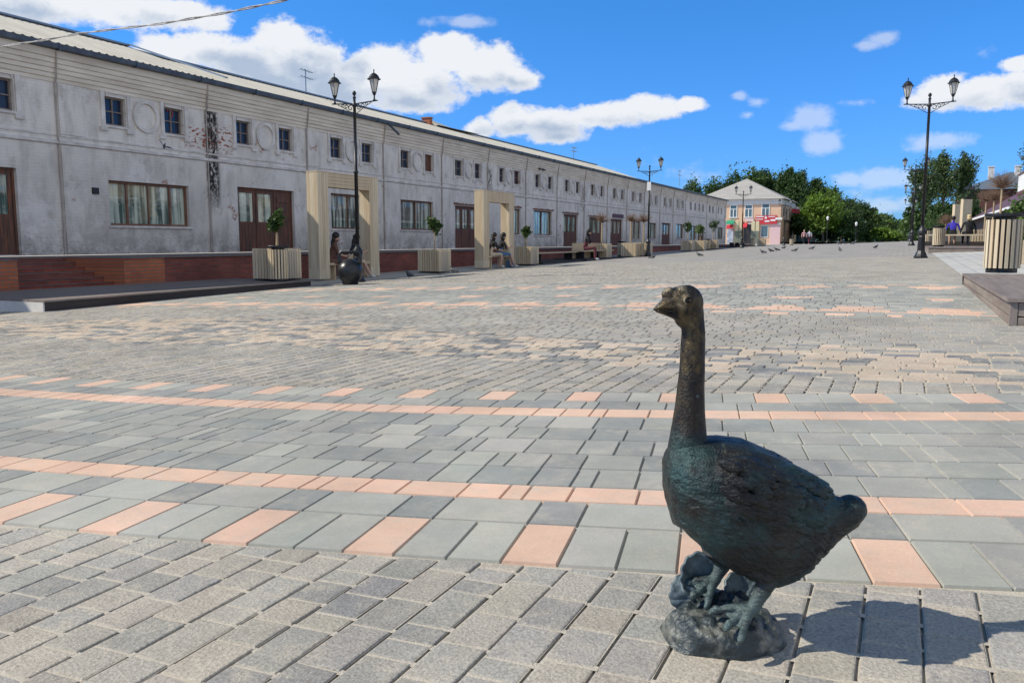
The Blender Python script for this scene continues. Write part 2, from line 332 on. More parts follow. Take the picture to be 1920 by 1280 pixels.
def wallmat():
    m = bpy.data.materials.new('whitewashed_brick'); m.use_nodes = True; nt = m.node_tree; N = nt.nodes; L = nt.links
    p = N['Principled BSDF']; p.inputs['Roughness'].default_value = .9; p.inputs['Specular IOR Level'].default_value = .2
    tc = N.new('ShaderNodeTexCoord'); sp_ = N.new('ShaderNodeSeparateXYZ'); L.new(tc.outputs['Object'], sp_.inputs[0])
    cv = N.new('ShaderNodeCombineXYZ'); L.new(sp_.outputs[1], cv.inputs[0]); L.new(sp_.outputs[2], cv.inputs[1])
    def nz(sc, det, st=(1, 1, 1), ro=.6, off=0):
        mp = N.new('ShaderNodeMapping'); mp.inputs['Scale'].default_value = st; mp.inputs['Location'].default_value = (off, off, 0); L.new(cv.outputs[0], mp.inputs[0])
        n = N.new('ShaderNodeTexNoise'); n.inputs['Scale'].default_value = sc; n.inputs['Detail'].default_value = det; n.inputs['Roughness'].default_value = ro; L.new(mp.outputs[0], n.inputs[0]); return n.outputs[0]
    def rng(s, a, b, c=0, d=1):
        r = N.new('ShaderNodeMapRange'); L.new(s, r.inputs[0]); r.inputs[1].default_value = a; r.inputs[2].default_value = b; r.inputs[3].default_value = c; r.inputs[4].default_value = d; return r.outputs[0]
    def mth(op, a, b):
        n = N.new('ShaderNodeMath'); n.operation = op
        for k, q in ((0, a), (1, b)):
            if isinstance(q, (int, float)): n.inputs[k].default_value = q
            else: L.new(q, n.inputs[k])
        return n.outputs[0]
    def mixc(f, a, b):
        x = N.new('ShaderNodeMix'); x.data_type = 'RGBA'
        if isinstance(f, float): x.inputs[0].default_value = f
        else: L.new(f, x.inputs[0])
        for k, q in ((6, a), (7, b)):
            if isinstance(q, tuple): x.inputs[k].default_value = (*q, 1)
            else: L.new(q, x.inputs[k])
        return x.outputs[2]
    br = N.new('ShaderNodeTexBrick'); L.new(cv.outputs[0], br.inputs[0]); br.inputs['Scale'].default_value = 1; br.inputs['Brick Width'].default_value = .27; br.inputs['Row Height'].default_value = .082; br.inputs['Mortar Size'].default_value = .008
    c = mixc(rng(nz(.7, 6), .35, .65), (.77, .735, .69), (.62, .59, .555))
    c = mixc(mth('MULTIPLY', rng(nz(3.0, 6, (1, .3, 1)), .47, .70), .55), c, (.36, .33, .31))
    c = mixc(mth('MULTIPLY', rng(nz(.55, 6, off=21, ro=.7), .54, .60), .45), c, (.78, .77, .76))
    c = mixc(mth('MULTIPLY', rng(nz(1.3, 7, off=33, ro=.75), .57, .63), .40), c, (.34, .31, .29))
    c = mixc(mth('MULTIPLY', rng(nz(24, 4, off=5), .70, .74), .8), c, (.20, .15, .13))
    c = mixc(mth('MULTIPLY', rng(br.outputs['Fac'], 0, 1), .05), c, (.34, .31, .29))
    low = rng(sp_.outputs[2], 1.5, .35)                      # grime and flaking paint rise from the platform
    c = mixc(mth('MULTIPLY', mth('MULTIPLY', low, rng(nz(1.6, 7, ro=.7), .40, .56)), .75), c, (.25, .22, .20))
    c = mixc(mth('MULTIPLY', mth('MULTIPLY', low, rng(nz(9, 6, (1, 2.2, 1), .7, 4), .58, .62)), .75), c, (.12, .085, .075))
    c = mixc(mth('MULTIPLY', rng(nz(.9, 3, off=9), .66, .69), rng(nz(11, 5, (1, 2.5, 1), .7), .47, .53)), c, (.30, .12, .085))
    def streak(y0, hw, za, zb, zc_, zd, k, colr, thr=(.45, .53), st=(1, .6, 1), det=6):
        dx = mth('ABSOLUTE', mth('SUBTRACT', sp_.outputs[1], y0), 0)
        mk = mth('MULTIPLY', rng(dx, hw, hw * .55), mth('MULTIPLY', rng(sp_.outputs[2], za, zb), rng(sp_.outputs[2], zd, zc_)))
        return mixc(mth('MULTIPLY', mth('MULTIPLY', mk, rng(nz(7, det, st, .75 if det > 3 else .4, y0), *thr)), k), c, colr)
    c = streak(18.78, .30, 1.45, 2.3, 4.4, 5.0, 1.0, (.035, .032, .03), (.40, .5))
    c = streak(18.3, .75, 3.3, 3.5, 3.9, 4.05, 1.0, (.30, .10, .07), (.56, .58), (1, 1.9, 1), 1.5)
    c = streak(19.3, .40, 3.2, 3.5, 4.0, 4.2, 1.0, (.30, .10, .07), (.56, .58), (1, 1.9, 1), 1.5)
    c = streak(36.9, .30, 2.6, 2.9, 4.1, 4.4, .8, (.06, .055, .05))
    c = streak(50.0, .5, 2.3, 2.9, 4.1, 4.4, .7, (.10, .075, .065))
    L.new(c, p.inputs['Base Color'])
    bp = N.new('ShaderNodeBump'); bp.inputs['Distance'].default_value = .012
    hh = mth('ADD', mth('MULTIPLY', br.outputs['Fac'], -.18), mth('MULTIPLY', nz(5, 9, ro=.7), 1.3)); L.new(hh, bp.inputs['Height']); L.new(bp.outputs[0], p.inputs['Normal'])
    return m
M['wall'] = wallmat()
M['plaster'] = mat('painted_plaster', (.73, .70, .67), .85, 0, (.48, .45, .43), 2.2, bump=.006, bs=14)
M['cornice'] = mat('cream_cornice', (.74, .675, .58), .85, 0, (.56, .49, .41), 1.4, bump=.006, bs=12, stretch=(1, .5, 3))
M['dirtyline'] = mat('rusty_downpipe', (.46, .42, .39), .85, 0, (.30, .25, .22), 3)
M['gutter'] = mat('gutter_metal', (.10, .125, .16), .45, .5, (.06, .075, .10), 3)
M['roof'] = mat('corrugated_sheet', (.66, .63, .54), .6, .0, (.52, .49, .42), 1.2, stretch=(.6, 3, 1))
M['ridge'] = mat('ridge_metal', (.20, .26, .34), .5, .3)
M['frame'] = mat('old_brown_frame', (.14, .06, .035), .7, 0, (.22, .12, .08), 6)
M['greyframe'] = mat('grey_wood_frame', (.16, .13, .12), .8, 0, (.25, .21, .19), 8)
M['doorwood'] = mat('old_door_wood', (.20, .075, .038), .7, 0, (.06, .042, .036), 2.6, stretch=(1, 8, .6), detail=6)
def glassmat(name, col, rough=.04, painted_refl=None):
    m = bpy.data.materials.new(name); m.use_nodes = True; nt = m.node_tree; N = nt.nodes; L = nt.links; b = N['Principled BSDF']
    b.inputs['Roughness'].default_value = rough; b.inputs['Specular IOR Level'].default_value = .3 if painted_refl is None else .8; b.inputs['Base Color'].default_value = (*col, 1); b.inputs['Coat Weight'].default_value = 0 if painted_refl is None else .9; b.inputs['Coat Roughness'].default_value = rough
    tc = N.new('ShaderNodeTexCoord'); n = N.new('ShaderNodeTexNoise'); n.inputs['Scale'].default_value = 2.2; L.new(tc.outputs['Object'], n.inputs[0])
    bp = N.new('ShaderNodeBump'); bp.inputs['Distance'].default_value = .02; L.new(n.outputs[0], bp.inputs['Height']); L.new(bp.outputs[0], b.inputs['Coat Normal'])
    if painted_refl:
        mp = N.new('ShaderNodeMapping'); mp.inputs['Scale'].default_value = (1, 5, .35); L.new(tc.outputs['Object'], mp.inputs[0])
        n2 = N.new('ShaderNodeTexNoise'); n2.inputs['Scale'].default_value = 1.1; n2.inputs['Detail'].default_value = 3; L.new(mp.outputs[0], n2.inputs[0])
        mr = N.new('ShaderNodeMapRange'); L.new(n2.outputs[0], mr.inputs[0]); mr.inputs[1].default_value = .44; mr.inputs[2].default_value = .56
        mx = N.new('ShaderNodeMix'); mx.data_type = 'RGBA'; L.new(mr.outputs[0], mx.inputs[0]); mx.inputs[6].default_value = (*col, 1); mx.inputs[7].default_value = (*painted_refl, 1); L.new(mx.outputs[2], b.inputs['Base Color'])
    return m
M['glass'] = glassmat('dark_glass', (.018, .03, .06))
M['shopglass'] = glassmat('shop_glass', (.07, .12, .11), .03, (.50, .58, .50))  # pale greenish bands in the base colour stand in for street reflections

# ------------------------------------------------------------------ ground and paving
def sheet(name, xs, ys, dz, mt):
    b = MB(); n = len(ys)
    vs = [(x, y, G(x, y) + dz) for x in xs for y in ys]
    b.add(vs, [(i * n + j, (i + 1) * n + j, (i + 1) * n + j + 1, i * n + j + 1) for i in range(len(xs) - 1) for j in range(n - 1)])
    return structure(b.build(name, mt))
sheet('ground', (-1500, -60, -13, 0, 2.5, 60, 1500), (-300, -30, 0, 30, 80, 300, 3000), -.0075, M['sand'])
sheet('pavement', (-17.6, -13, 0, .9), (29.5, 55, 80, 155), -.002, M['farpave'])

U0, V0 = 23.2, -4.85
PAV = MB(); SLB = MB(); SND = MB()
rnd = random.Random(3)
def vary(c, k=.07):
    f = 1 + rnd.uniform(-k, k); return tuple(max(0, q * f * (1 + rnd.uniform(-.015, .015))) for q in c)
GREY = (.335, .325, .30); WARM = (.385, .355, .305); DARKP = (.19, .20, .21); BEIGE = (.55, .45, .35)
PINK = (.66, .45, .34); SG = (.32, .325, .30); SGL = (.38, .38, .345); SGD = (.262, .272, .262)
def paver(mb, q, col, bev, depth, tilt=.0008, seg=True):
    """q: four (x, y) corners counter-clockwise; bevelled block whose top lies on the ground"""
    cx = sum(p[0] for p in q) / 4; cy = sum(p[1] for p in q) / 4
    tx, ty, dz = rnd.uniform(-tilt, tilt) * 8, rnd.uniform(-tilt, tilt) * 8, rnd.uniform(-tilt, tilt)
    def P(x, y, h): return (x, y, G(x, y) + h + dz + tx * (x - cx) + ty * (y - cy))
    ins = []
    for k in range(4):
        p = Vector(q[k]); a = (Vector(q[(k + 1) % 4]) - p).normalized(); b_ = (Vector(q[(k - 1) % 4]) - p).normalized()
        ins.append(p + (a + b_) * bev)
    if not seg:
        mb.add([P(*p, -depth) for p in q] + [P(p.x, p.y, 0) for p in ins], [(4, 5, 6, 7)] + [(k, (k + 1) % 4, 4 + (k + 1) % 4, 4 + k) for k in range(4)], 0, col); return
    mid = [(Vector(q[k]) * .62 + ins[k] * .38) for k in range(4)]
    cc = Vector((cx, cy)); i2 = [p + (cc - p).normalized() * rnd.uniform(.002, .006) for p in ins]
    b0 = len(mb.v); mb.v += [P(*p, -depth) for p in q] + [P(*p, -bev * .75) for p in q] + [P(p.x, p.y, -bev * .22) for p in mid] + [P(p.x, p.y, -.0002) for p in ins] + [P(p.x, p.y, 0) for p in i2]
    sc = Vector(SAND); c0 = Vector(col)
    mb.f.append(tuple(b0 + 16 + k for k in range(4))); mb.m.append(0); mb.c.append(col)
    for r in range(4):
        for k in range(4):
            mb.f.append(tuple(b0 + i for i in (4 * r + k, 4 * r + (k + 1) % 4, 4 * r + 4 + (k + 1) % 4, 4 * r + 4 + k))); mb.m.append(0)
            f = (.42 if k % 2 == 0 else .2) * (1, .6, .3, .1)[r] * rnd.uniform(.4, 1.2); mb.c.append(tuple(c0.lerp(sc, min(f, .9))))
# rows running along the street, cut by the ring (near side: outside it; far side: inside it)
def u_at(v, r, near=True):
    dv = v - V0
    return U0 - math.sqrt(max(r * r - dv * dv, 0))
LN = (.07, .105, .105, .14, .14, .17)
def rows_along(v0, v1, ua, ub, bev, gap, seg, depth=.011, pitch=.105):
    v = v0
    while v < v1:
        a, b = v + gap / 2, v + pitch - gap / 2
        def lo(x): return ua(x)
        def hi(x): return ub(x)
        u = min(lo(a), lo(b)) - rnd.uniform(0, .14); end = max(hi(a), hi(b))
        dv_ = rnd.uniform(-.0015, .0015)
        SND.add([(a, lo(a), G(a, lo(a)) - .0022), (b, lo(b), G(b, lo(b)) - .0022), (b, hi(b), G(b, hi(b)) - .0022), (a, hi(a), G(a, hi(a)) - .0022)], [(0, 1, 2, 3)])
        while u < end:
            w = rnd.choice(LN); g = gap * (.8 if seg else .8)
            u0_, u1_ = u + g / 2, u + w - g / 2
            q = [[a, max(u0_, lo(a))], [b, max(u0_, lo(b))], [b, min(u1_, hi(b))], [a, min(u1_, hi(a))]]
            if q[3][1] - q[0][1] > .02 and q[2][1] - q[1][1] > .02:
                q = [(p[0] + dv_ + rnd.uniform(-.0013, .0013), p[1] + rnd.uniform(-.0012, .0012)) for p in q] if seg else [(p[0] + dv_, p[1]) for p in q]
                c = vary(GREY if rnd.random() < .68 else WARM, .12)
                if rnd.random() < .16: c = tuple(Vector(c).lerp(Vector((.46, .41, .34)), rnd.uniform(.35, .8)))
                elif rnd.random() < .12: c = vary((.285, .28, .27), .06)
                paver(PAV, q, c, bev, depth, .001, seg)
                if u1_ < min(hi(a), hi(b)) and rnd.random() < .9:      # sand plug where a cross joint meets the long joint
                    e0, e1 = u1_ - rnd.uniform(.002, .009), u1_ + g + rnd.uniform(.002, .009); zq = -rnd.uniform(.0005, .003)
                    SND.add([(b - .002, e0, G(b, e0) + zq), (b + gap + .002, e0, G(b, e0) + zq), (b + gap + .002, e1, G(b, e1) + zq), (b - .002, e1, G(b, e1) + zq)], [(0, 1, 2, 3)])
            u += w
        v += pitch
rows_along(-4.2 - .0375, 2.4, lambda v: .15, lambda v: u_at(v, 21.862), .0042, .0064, True, .012)
def interp(tab, v):
    if v <= tab[0][0]: return tab[0][1]
    for (a, b), (c, d) in zip(tab, tab[1:]):
        if v <= c: return b + (d - b) * (v - a) / (c - a)
    return tab[-1][1]
MB_ = [(-13, 6.6), (-8.5, 5.7), (-6.2, 5.35), (-4.4, 5.45), (-3, 5.05), (-1.2, 4.85), (-.2, 4.63), (.6, 4.6), (2, 4.9)]
MT_ = [(-13, 7.0), (-10, 7.4), (-8.6, 7.5), (-6.5, 7.9), (-3.9, 6.5), (-1.4, 5.9), (-.3, 5.95), (.7, 5.95), (2, 6.1)]
LO_ = [(-13, 9.7), (-10, 9.8), (-7.5, 9.6), (-5, 9.55), (-3, 9.33), (-1.3, 8.88), (-.2, 8.6), (.8, 8.16), (2, 7.7)]
UP_ = [(-13, 15.6), (-7.7, 15.6), (-4.2, 15.4), (.5, 14.1), (2, 13.8)]
STEP = lambda v: round(interp(MB_, round(v / .21) * .21) / .105) * .105
rows_along(-13, .95, lambda v: u_at(v, 19.55), STEP, .004, .008, False, .010)
# the ring band
DR = math.degrees(.1385 / 21.84)
def pol(r, a): t = R(a); return (V0 + r * math.sin(t), U0 - r * math.cos(t))
def band_row(r0, r1, a0, a1, widths, colf, gap=.004, bev=.0028, ph=0.):
    a = a0 + ph; k = 0; g = math.degrees(gap / 2 / r0)
    while a < a1:
        w = widths(k); c = colf(k, a, w)
        paver(SLB, [pol(r1 - gap / 2, a + g), pol(r1 - gap / 2, a + w - g), pol(r0 + gap / 2, a + w - g), pol(r0 + gap / 2, a + g)], c, bev, .008, .0004, False)
        a += w; k += 1
def sq(k): return DR
def mixw(k): return rnd.choice((.5, 1, 1, 1.5, 1.5)) * DR
# accent rows: pink, grey, grey; aligned with the photograph
A0, A1 = -26.2, 22.0
base = 9.49 - 3 * DR * 33
band_row(21.572, 21.848, base, A1, sq, lambda k, a, w: vary(PINK, .05) if k % 3 == 0 else vary(SG if rnd.random() < .5 else SGL, .06))
band_row(21.367, 21.570, base, A1, lambda k: DR * (2 if k % 2 else 1), lambda k, a, w: vary(SGL, .05) if k % 2 else vary(SGD, .07))
band_row(21.215, 21.365, base, A1, mixw, lambda k, a, w: vary(PINK, .045))
for r0, r1 in ((21.005, 21.213), (20.813, 21.003), (20.593, 20.811), (20.396, 20.591), (20.160, 20.394)):
    band_row(r0, r1, base, A1, mixw, lambda k, a, w: vary(rnd.choice((SG, SG, SGD, SGD, SG, SGL)), .05), ph=rnd.random() * DR)
band_row(19.985, 20.158, base, A1, mixw, lambda k, a, w: vary(PINK, .045))
band_row(19.800, 19.983, base, A1, mixw, lambda k, a, w: vary(rnd.choice((SGD, SG)), .06))
base2 = 7.31 - 3 * .43 * 26
band_row(19.560, 19.798, base2, A1, lambda k: .43, lambda k, a, w: vary(PINK, .05) if k % 3 == 0 else vary(SGL if rnd.random() < .6 else SG, .05))
# rows running across the square
def rows_across(u0, u1, keep, colf, pitch=.105, wid=(.105, .14, .17, .21), v0=-13., v1=.95, gap=.009, mb=None, warp=None, bev=.0045):
    u = u0; j = 0; pf = pitch
    while u < u1:
        pitch = pf(j) if callable(pf) else pf
        v = v0 - rnd.uniform(0, .1)
        while v < v1:
            w = rnd.choice(wid); vc = v + w / 2; uc = u + pitch / 2
            sh = warp(vc) if warp else 0
            if keep(vc, uc + sh):
                s0 = warp(v) if warp else 0; s1 = warp(v + w) if warp else 0
                g = gap / 2
                paver(mb or PAV, [(v + g, u + s0 + g * .7), (v + w - g, u + s1 + g * .7), (v + w - g, u + s1 + pitch - g * .7), (v + g, u + s0 + pitch - g * .7)], colf(vc, uc + sh, j), bev, .009, .001, False)
            v += w
        u += pitch; j += 1
def mott(v, u, j):
    t = (u - interp(MB_, v)) / max(.1, interp(MT_, v) - interp(MB_, v))
    inside = -.12 < t + rnd.uniform(-.2, .2) < 1.02 and v > -11.5 + rnd.uniform(-2, 2)
    if inside:
        n = noise.noise(Vector((v * 2.6, u * 3.4, 1.7))) + rnd.uniform(-.62, .62)
        if n > -.02: return vary(BEIGE, .08)
        if n < -.14: return vary(DARKP if rnd.random() < .75 else GREY, .15)
    return vary(GREY if rnd.random() < .75 else WARM, .08)
rows_across(4.62, 10.0, lambda v, u: u > STEP(v) - .02 and u < interp(LO_, v) - .28 and u > u_at(v, 19.5), mott)
# the far patterned band, rows follow its lower edge
def farcol(v, u, j):
    # j counts rows of .2 m from the lower edge
    P3 = .82; ph = (v / P3) % 1.0 - .5
    p5 = ((v + .2) / .52) % 1.0
    if j == 0: return vary(PINK, .05) if p5 < .45 else vary(SG, .06)
    if j == 1: return vary(SG, .06)
    if j == 2: return vary(PINK, .05)
    if 3 <= j <= 6:
        return vary(PINK, .05) if abs(ph) < .36 - .07 * (j - 3) and j < 6 else vary(SGL if rnd.random() < .5 else SG, .06)
    if j in (11, 12): return vary(PINK, .05) if abs(ph) < (.30 if j == 12 else .17) and (v / P3) % 2 < 1 else vary(SG, .07)
    if 21 <= j <= 24: return vary(PINK, .05) if abs(ph) < .12 + .08 * (j - 21) else vary(SG, .07)
    if j == 26: return vary(PINK, .05) if p5 < .5 else vary(SGL, .05)
    return vary(rnd.choice((SG, SG, SGL, SGD)), .06)
rows_across(-.28, 5.7, lambda v, u: True, farcol, pitch=lambda j: .095 if j == 2 else .2, wid=(.137, .137, .2, .274), mb=SLB, gap=.008, warp=lambda v: interp(LO_, v), bev=.004)
rows_across(13.2, 29.6, lambda v, u: u > interp(LO_, v) + 5.75, lambda v, u, j: vary(GREY if rnd.random() < .6 else WARM, .1), pitch=.15, wid=(.15, .2, .25, .3), gap=.016)
structure(PAV.build('pavement', M['paver'], fix=False)); structure(SLB.build('pavement_band', M['slab'], fix=False)); structure(SND.build('joint_sand', M['sand'], fix=False))
sheet('sidewalk', (.9, 2.5, 40), (5, 30, 60, 80, 155), .006, M['rightpave'])

exec_order = None
# ------------------------------------------------------------------ the long trading row
K = 18.5 / 16.5; WX = -18.5
def wz(z): return CAMZ + z * K
def build_row():
    root = thing('trading_row', 'long two storey whitewashed brick row with round blind medallions and pale corrugated roof', 'building', (WX, 7 * K, CAMZ - 1.2), worldbuilt=True)
    Y0, Y1 = -6.0, 86.1 * K
    zb, zt = wz(-.30), wz(4.0)
    up = [(9.1, 9.7), (10.8, 11.42), (13.55, 14.12), (15.22, 15.83), (17.64, 18.22), (19.34, 19.96), (21.73, 22.37), (23.41, 24.07), (25.78, 26.45), (27.47, 28.09), (29.78, 30.49), (31.48, 32.11), (33.83, 34.43), (35.40, 36.1)]
    pil = [8.3, 12.33, 16.57, 20.57, 24.67, 28.71, 32.67, 36.72, 40.7, 44.78, 48.80, 52.79, 56.8, 60.92, 64.83, 68.86, 77.0, 81.33, 85.7]
    for p in pil[7:15]: up += [(p + 1.12, p + 1.78), (p + 2.75, p + 3.4)]
    up += [(70.6, 71.2), (72.2, 72.8), (73.8, 74.4), (75.3, 75.9), (78.1, 78.8), (79.6, 80.3), (82.2, 82.8), (83.7, 84.3)]
    gf = [('D', 9.0, 11.36, -.28, 1.48), ('W', 13.54, 15.90, .36, 1.38), ('D', 17.62, 19.95, -.29, 1.47), ('W', 21.72, 23.75, .39, 1.51), ('W', 25.77, 28.08, .41, 1.49), ('D', 29.80, 31.9, -.29, 1.43),
          ('W', 34.0, 36.18, .30, 1.50), ('W', 37.75, 40.09, .30, 1.50), ('D', 41.71, 43.85, -.29, 1.44), ('D', 45.72, 48.0, -.29, 1.37), ('D', 49.58, 52.0, -.29, 1.37), ('W', 53.93, 56.1, .15, 1.37),
          ('W', 58.18, 60.1, .16, 1.30), ('D', 61.63, 64.2, -.29, 1.36), ('W', 66.0, 68.4, .2, 1.36), ('W', 70.57, 73.1, .14, 1.30), ('D', 73.8, 76.3, -.2, 1.30), ('W', 82.4, 84.9, .2, 1.34)]
    ops = [(a * K, b * K, wz(2.62), wz(3.25), 'u') for a, b in up] + [(a * K, b * K, wz(c), wz(d), t) for t, a, b, c, d in gf]
    ys = sorted({Y0, Y1} | {o[0] for o in ops} | {o[1] for o in ops}); zs = sorted({zb, zt} | {o[2] for o in ops} | {o[3] for o in ops})
    w = MB()
    for i in range(len(ys) - 1):
        a, b = ys[i], ys[i + 1]; mid = (a + b) / 2; cur = zb
        hs = sorted((max(o[2], zb), o[3]) for o in ops if o[0] < mid < o[1])
        for (c, d) in hs + [(zt, zt)]:
            if c > cur + 1e-4: w.add([(WX, a, cur), (WX, b, cur), (WX, b, c), (WX, a, c)], [(0, 1, 2, 3)])
            cur = max(cur, d)
    dp = .24
    for (a, b, c, d, t) in ops:
        x0, x1 = WX - dp, WX
        w.add([(x0, a, c), (x1, a, c), (x1, a, d), (x0, a, d)], [(0, 1, 2, 3)]); w.add([(x0, b, c), (x1, b, c), (x1, b, d), (x0, b, d)], [(3, 2, 1, 0)])
        w.add([(x0, a, c), (x1, a, c), (x1, b, c), (x0, b, c)], [(3, 2, 1, 0)]); w.add([(x0, a, d), (x1, a, d), (x1, b, d), (x0, b, d)], [(0, 1, 2, 3)])
    w.add([(WX, Y1, zb), (WX - 9, Y1, zb), (WX - 9, Y1, zt), (WX, Y1, zt)], [(0, 1, 2, 3)])
    w.add([(WX, Y0, zb), (WX - 9, Y0, zb), (WX - 9, Y0, zt), (WX, Y0, zt)], [(3, 2, 1, 0)])
    w.add([(WX - 9, Y0, zb), (WX - 9, Y1, zb), (WX - 9, Y1, zt), (WX - 9, Y0, zt)], [(3, 2, 1, 0)])
    w.build('wall', M['wall'], root, org=(WX, 7 * K, CAMZ - 1.2), fix=False).data.materials
    # the wall material reads world-like heights: its object origin sits at (WX, 7K, CAMZ-1.2)
    O = root.location
    # cornice steps
    cpz = [(0, 3.34), (.025, 3.34), (.025, 3.41), (.015, 3.418), (.045, 3.43), (.045, 3.51), (.032, 3.518), (.065, 3.53), (.065, 3.61), (.052, 3.618), (.085, 3.63), (.085, 3.71), (.072, 3.718), (.105, 3.73), (.105, 3.82), (.092, 3.828), (.13, 3.84), (.13, 3.995), (0, 3.995)]
    cm = MB(); cm.extrude([(WX + x, wz(z)) for x, z in cpz], Y0, Y1); cm.build('cornice', M['cornice'], root)
    sc = MB(); sc.extrude([(WX, wz(2.05)), (WX + .05, wz(2.07)), (WX + .05, wz(2.12)), (WX, wz(2.14))], Y0, Y1); sc.extrude([(WX, wz(2.22)), (WX + .022, wz(2.23)), (WX + .022, wz(2.26)), (WX, wz(2.27))], Y0, Y1)
    sc.build('string_course', M['plaster'], root)
    for p in pil:
        m_ = MB(); y = p * K; m_.tube([(WX + .035, y, zb), (WX + .035, y, wz(3.30)), (WX + .09, y, wz(3.42)), (WX + .15, y, wz(3.95))], .022, 6); m_.build('downpipe', M['dirtyline'], root)
        m_ = MB(); m_.box(WX, WX + .025, y + .07, y + .72, zb, wz(2.045)); m_.box(WX, WX + .025, y + .07, y + .72, wz(2.275), wz(3.335)); m_.build('pilaster', M['wall'], root)
    # upper windows with plaster surrounds
    def upwin(a, b, i):
        y0, y1, z0, z1 = a * K, b * K, wz(2.62), wz(3.25); xg = WX - .16
        f = MB(); t = .045
        f.box(xg, xg + .06, y0, y0 + t, z0, z1); f.box(xg, xg + .06, y1 - t, y1, z0, z1); f.box(xg, xg + .06, y0 + t, y1 - t, z0, z0 + t); f.box(xg, xg + .06, y0 + t, y1 - t, z1 - t, z1)
        ym = (y0 + y1) / 2; f.box(xg + .005, xg + .05, ym - .018, ym + .018, z0 + t, z1 - t)
        for zz in ((z0 + z1) / 2,): f.box(xg + .008, xg + .045, y0 + t, ym - .018, zz - .014, zz + .014); f.box(xg + .008, xg + .045, ym + .018, y1 - t, zz - .014, zz + .014)
        fo = f.build('window', M['frame' if i == 9 or i == 13 else 'greyframe'], root)
        g = MB(); g.box(xg - .012, xg + .012, y0 + t, y1 - t, z0 + t, z1 - t); g.build('pane', M['doorwood' if i == 9 else 'glass'], fo, org=O)
    for i, (a, b) in enumerate(up): upwin(a, b, i)
    ring_bays = [(up[k], up[k + 1]) for k in range(0, 30, 2)]
    for (l, r_) in ring_bays:
        s = MB(); rs = []
        a0, b0, a1, b1 = l[0] * K, l[1] * K, r_[0] * K, r_[1] * K; e = .045; x = WX
        for (a, b) in ((a0, b0), (a1, b1)):
            s = MB(); s.box(x, x + e, a - .13, a - .02, wz(2.56), wz(3.40) - .06); s.box(x, x + e, b + .02, b + .13, wz(2.56), wz(3.40) - .06)
            s.box(x, x + e, a - .02, b + .02, wz(2.56), wz(2.605)); s.box(x, x + e * 1.3, a - .19, a + .02, wz(2.47), wz(2.558)); s.box(x, x + e * 1.3, b - .02, b + .19, wz(2.47), wz(2.558))
            s.box(x, x + e * .8, a + .03, b - .03, wz(3.33), wz(3.338)); s.box(x, x + e * .8, a + .03, a + .05, wz(3.27), wz(3.33)); s.box(x, x + e * .8, b - .05, b - .03, wz(3.27), wz(3.33))
            s.build('window_surround', M['plaster'], root)
        yc = (b0 + a1) / 2; zc = wz(2.93); ro = min((a1 - b0) / 2 - .16, .42); m_ = MB(); n = 32; vs = []
        for k in range(n):
            t = 2 * math.pi * k / n; cy, sy = math.cos(t), math.sin(t)
            for (rr_, xx) in ((ro, 0), (ro, .055), (ro - .085, .055), (ro - .085, 0)): vs.append((x + xx, yc + rr_ * cy, zc + rr_ * sy * 1.0))
        fs = [(4 * k + j, 4 * ((k + 1) % n) + j, 4 * ((k + 1) % n) + j + 1, 4 * k + j + 1) for k in range(n) for j in range(3)]
        m_.add(vs, fs); m_.build('roundel', M['plaster'], root)
    # ground floor
    for i, (t, a, b, c, d) in enumerate(gf):
        y0, y1, z0, z1 = a * K, b * K, max(wz(c), zb), wz(d); xg = WX - .17; th = .055; f = MB()
        f.box(xg, xg + .07, y0, y0 + th, z0, z1); f.box(xg, xg + .07, y1 - th, y1, z0, z1); f.box(xg, xg + .07, y0 + th, y1 - th, z1 - th * 1.2, z1)
        if t == 'W':
            f.box(xg, xg + .07, y0 + th, y1 - th, z0, z0 + th); nm = 3 if i == 1 else 1
            for k in range(1, nm + 1):
                y = y0 + (y1 - y0) * (k / (nm + 1)) if nm == 1 else y0 + (y1 - y0) * (.24, .50, .78)[k - 1]
                ww = .03 if not (nm == 3 and k == 2) else .014
                f.box(xg + .004, xg + .06, y - ww, y + ww, z0 + th, z1 - th * 1.2)
            fo = f.build('window', M['frame'], root)
            g = MB(); g.box(xg - .012, xg + .012, y0 + th, y1 - th, z0 + th, z1 - th); g.build('pane', M['shopglass'], fo, org=O)
            if i == 3:
                gr = MB()
                for k in range(12):
                    y = y0 + .1 + (y1 - y0 - .2) * k / 11; gr.tube([(WX - .03, y, z0 + .05), (WX - .03, y, z0 + .62 + .12 * math.sin(math.pi * k / 11))], .012, 5)
                gr.build('window_grille', M['black'], fo, org=O)
            sl = MB(); sl.box(WX - .1, WX + .05, y0 - .05, y1 + .05, z0 - .06, z0 - .003); sl.build('sill', M['plaster'], fo, org=O)
        else:
            zp = z0 + (z1 - z0) * .47; n = 3 if (b - a) > 2.0 else 2; W_ = (y1 - y0 - 2 * th) / n
            for k in range(n):
                ya = y0 + th + k * W_; solid = (i == 2 and k == 2)
                f.box(xg + .003, xg + .055, ya + .02, ya + W_ - .02, z0, zp)
                for j in range(5): f.box(xg + .055, xg + .062, ya + .03 + j * (W_ - .06) / 5, ya + .02 + (j + .86) * (W_ - .06) / 5, z0 + .05, zp - .06)
                f.box(xg + .003, xg + .055, ya + .02, ya + .11, zp, z1 - th * 1.2); f.box(xg + .003, xg + .055, ya + W_ - .11, ya + W_ - .02, zp, z1 - th * 1.2)
                f.box(xg + .003, xg + .055, ya + .11, ya + W_ - .11, z1 - th * 1.2 - .09, z1 - th * 1.2)
                if solid:
                    f.box(xg + .0, xg + .045, ya + .11, ya + W_ - .11, zp, z1 - .15)
                    for zz in (.0, .3, .6): f.box(xg + .045, xg + .075, ya + .15, ya + W_ - .15, zp + .05 + zz, zp + .22 + zz)
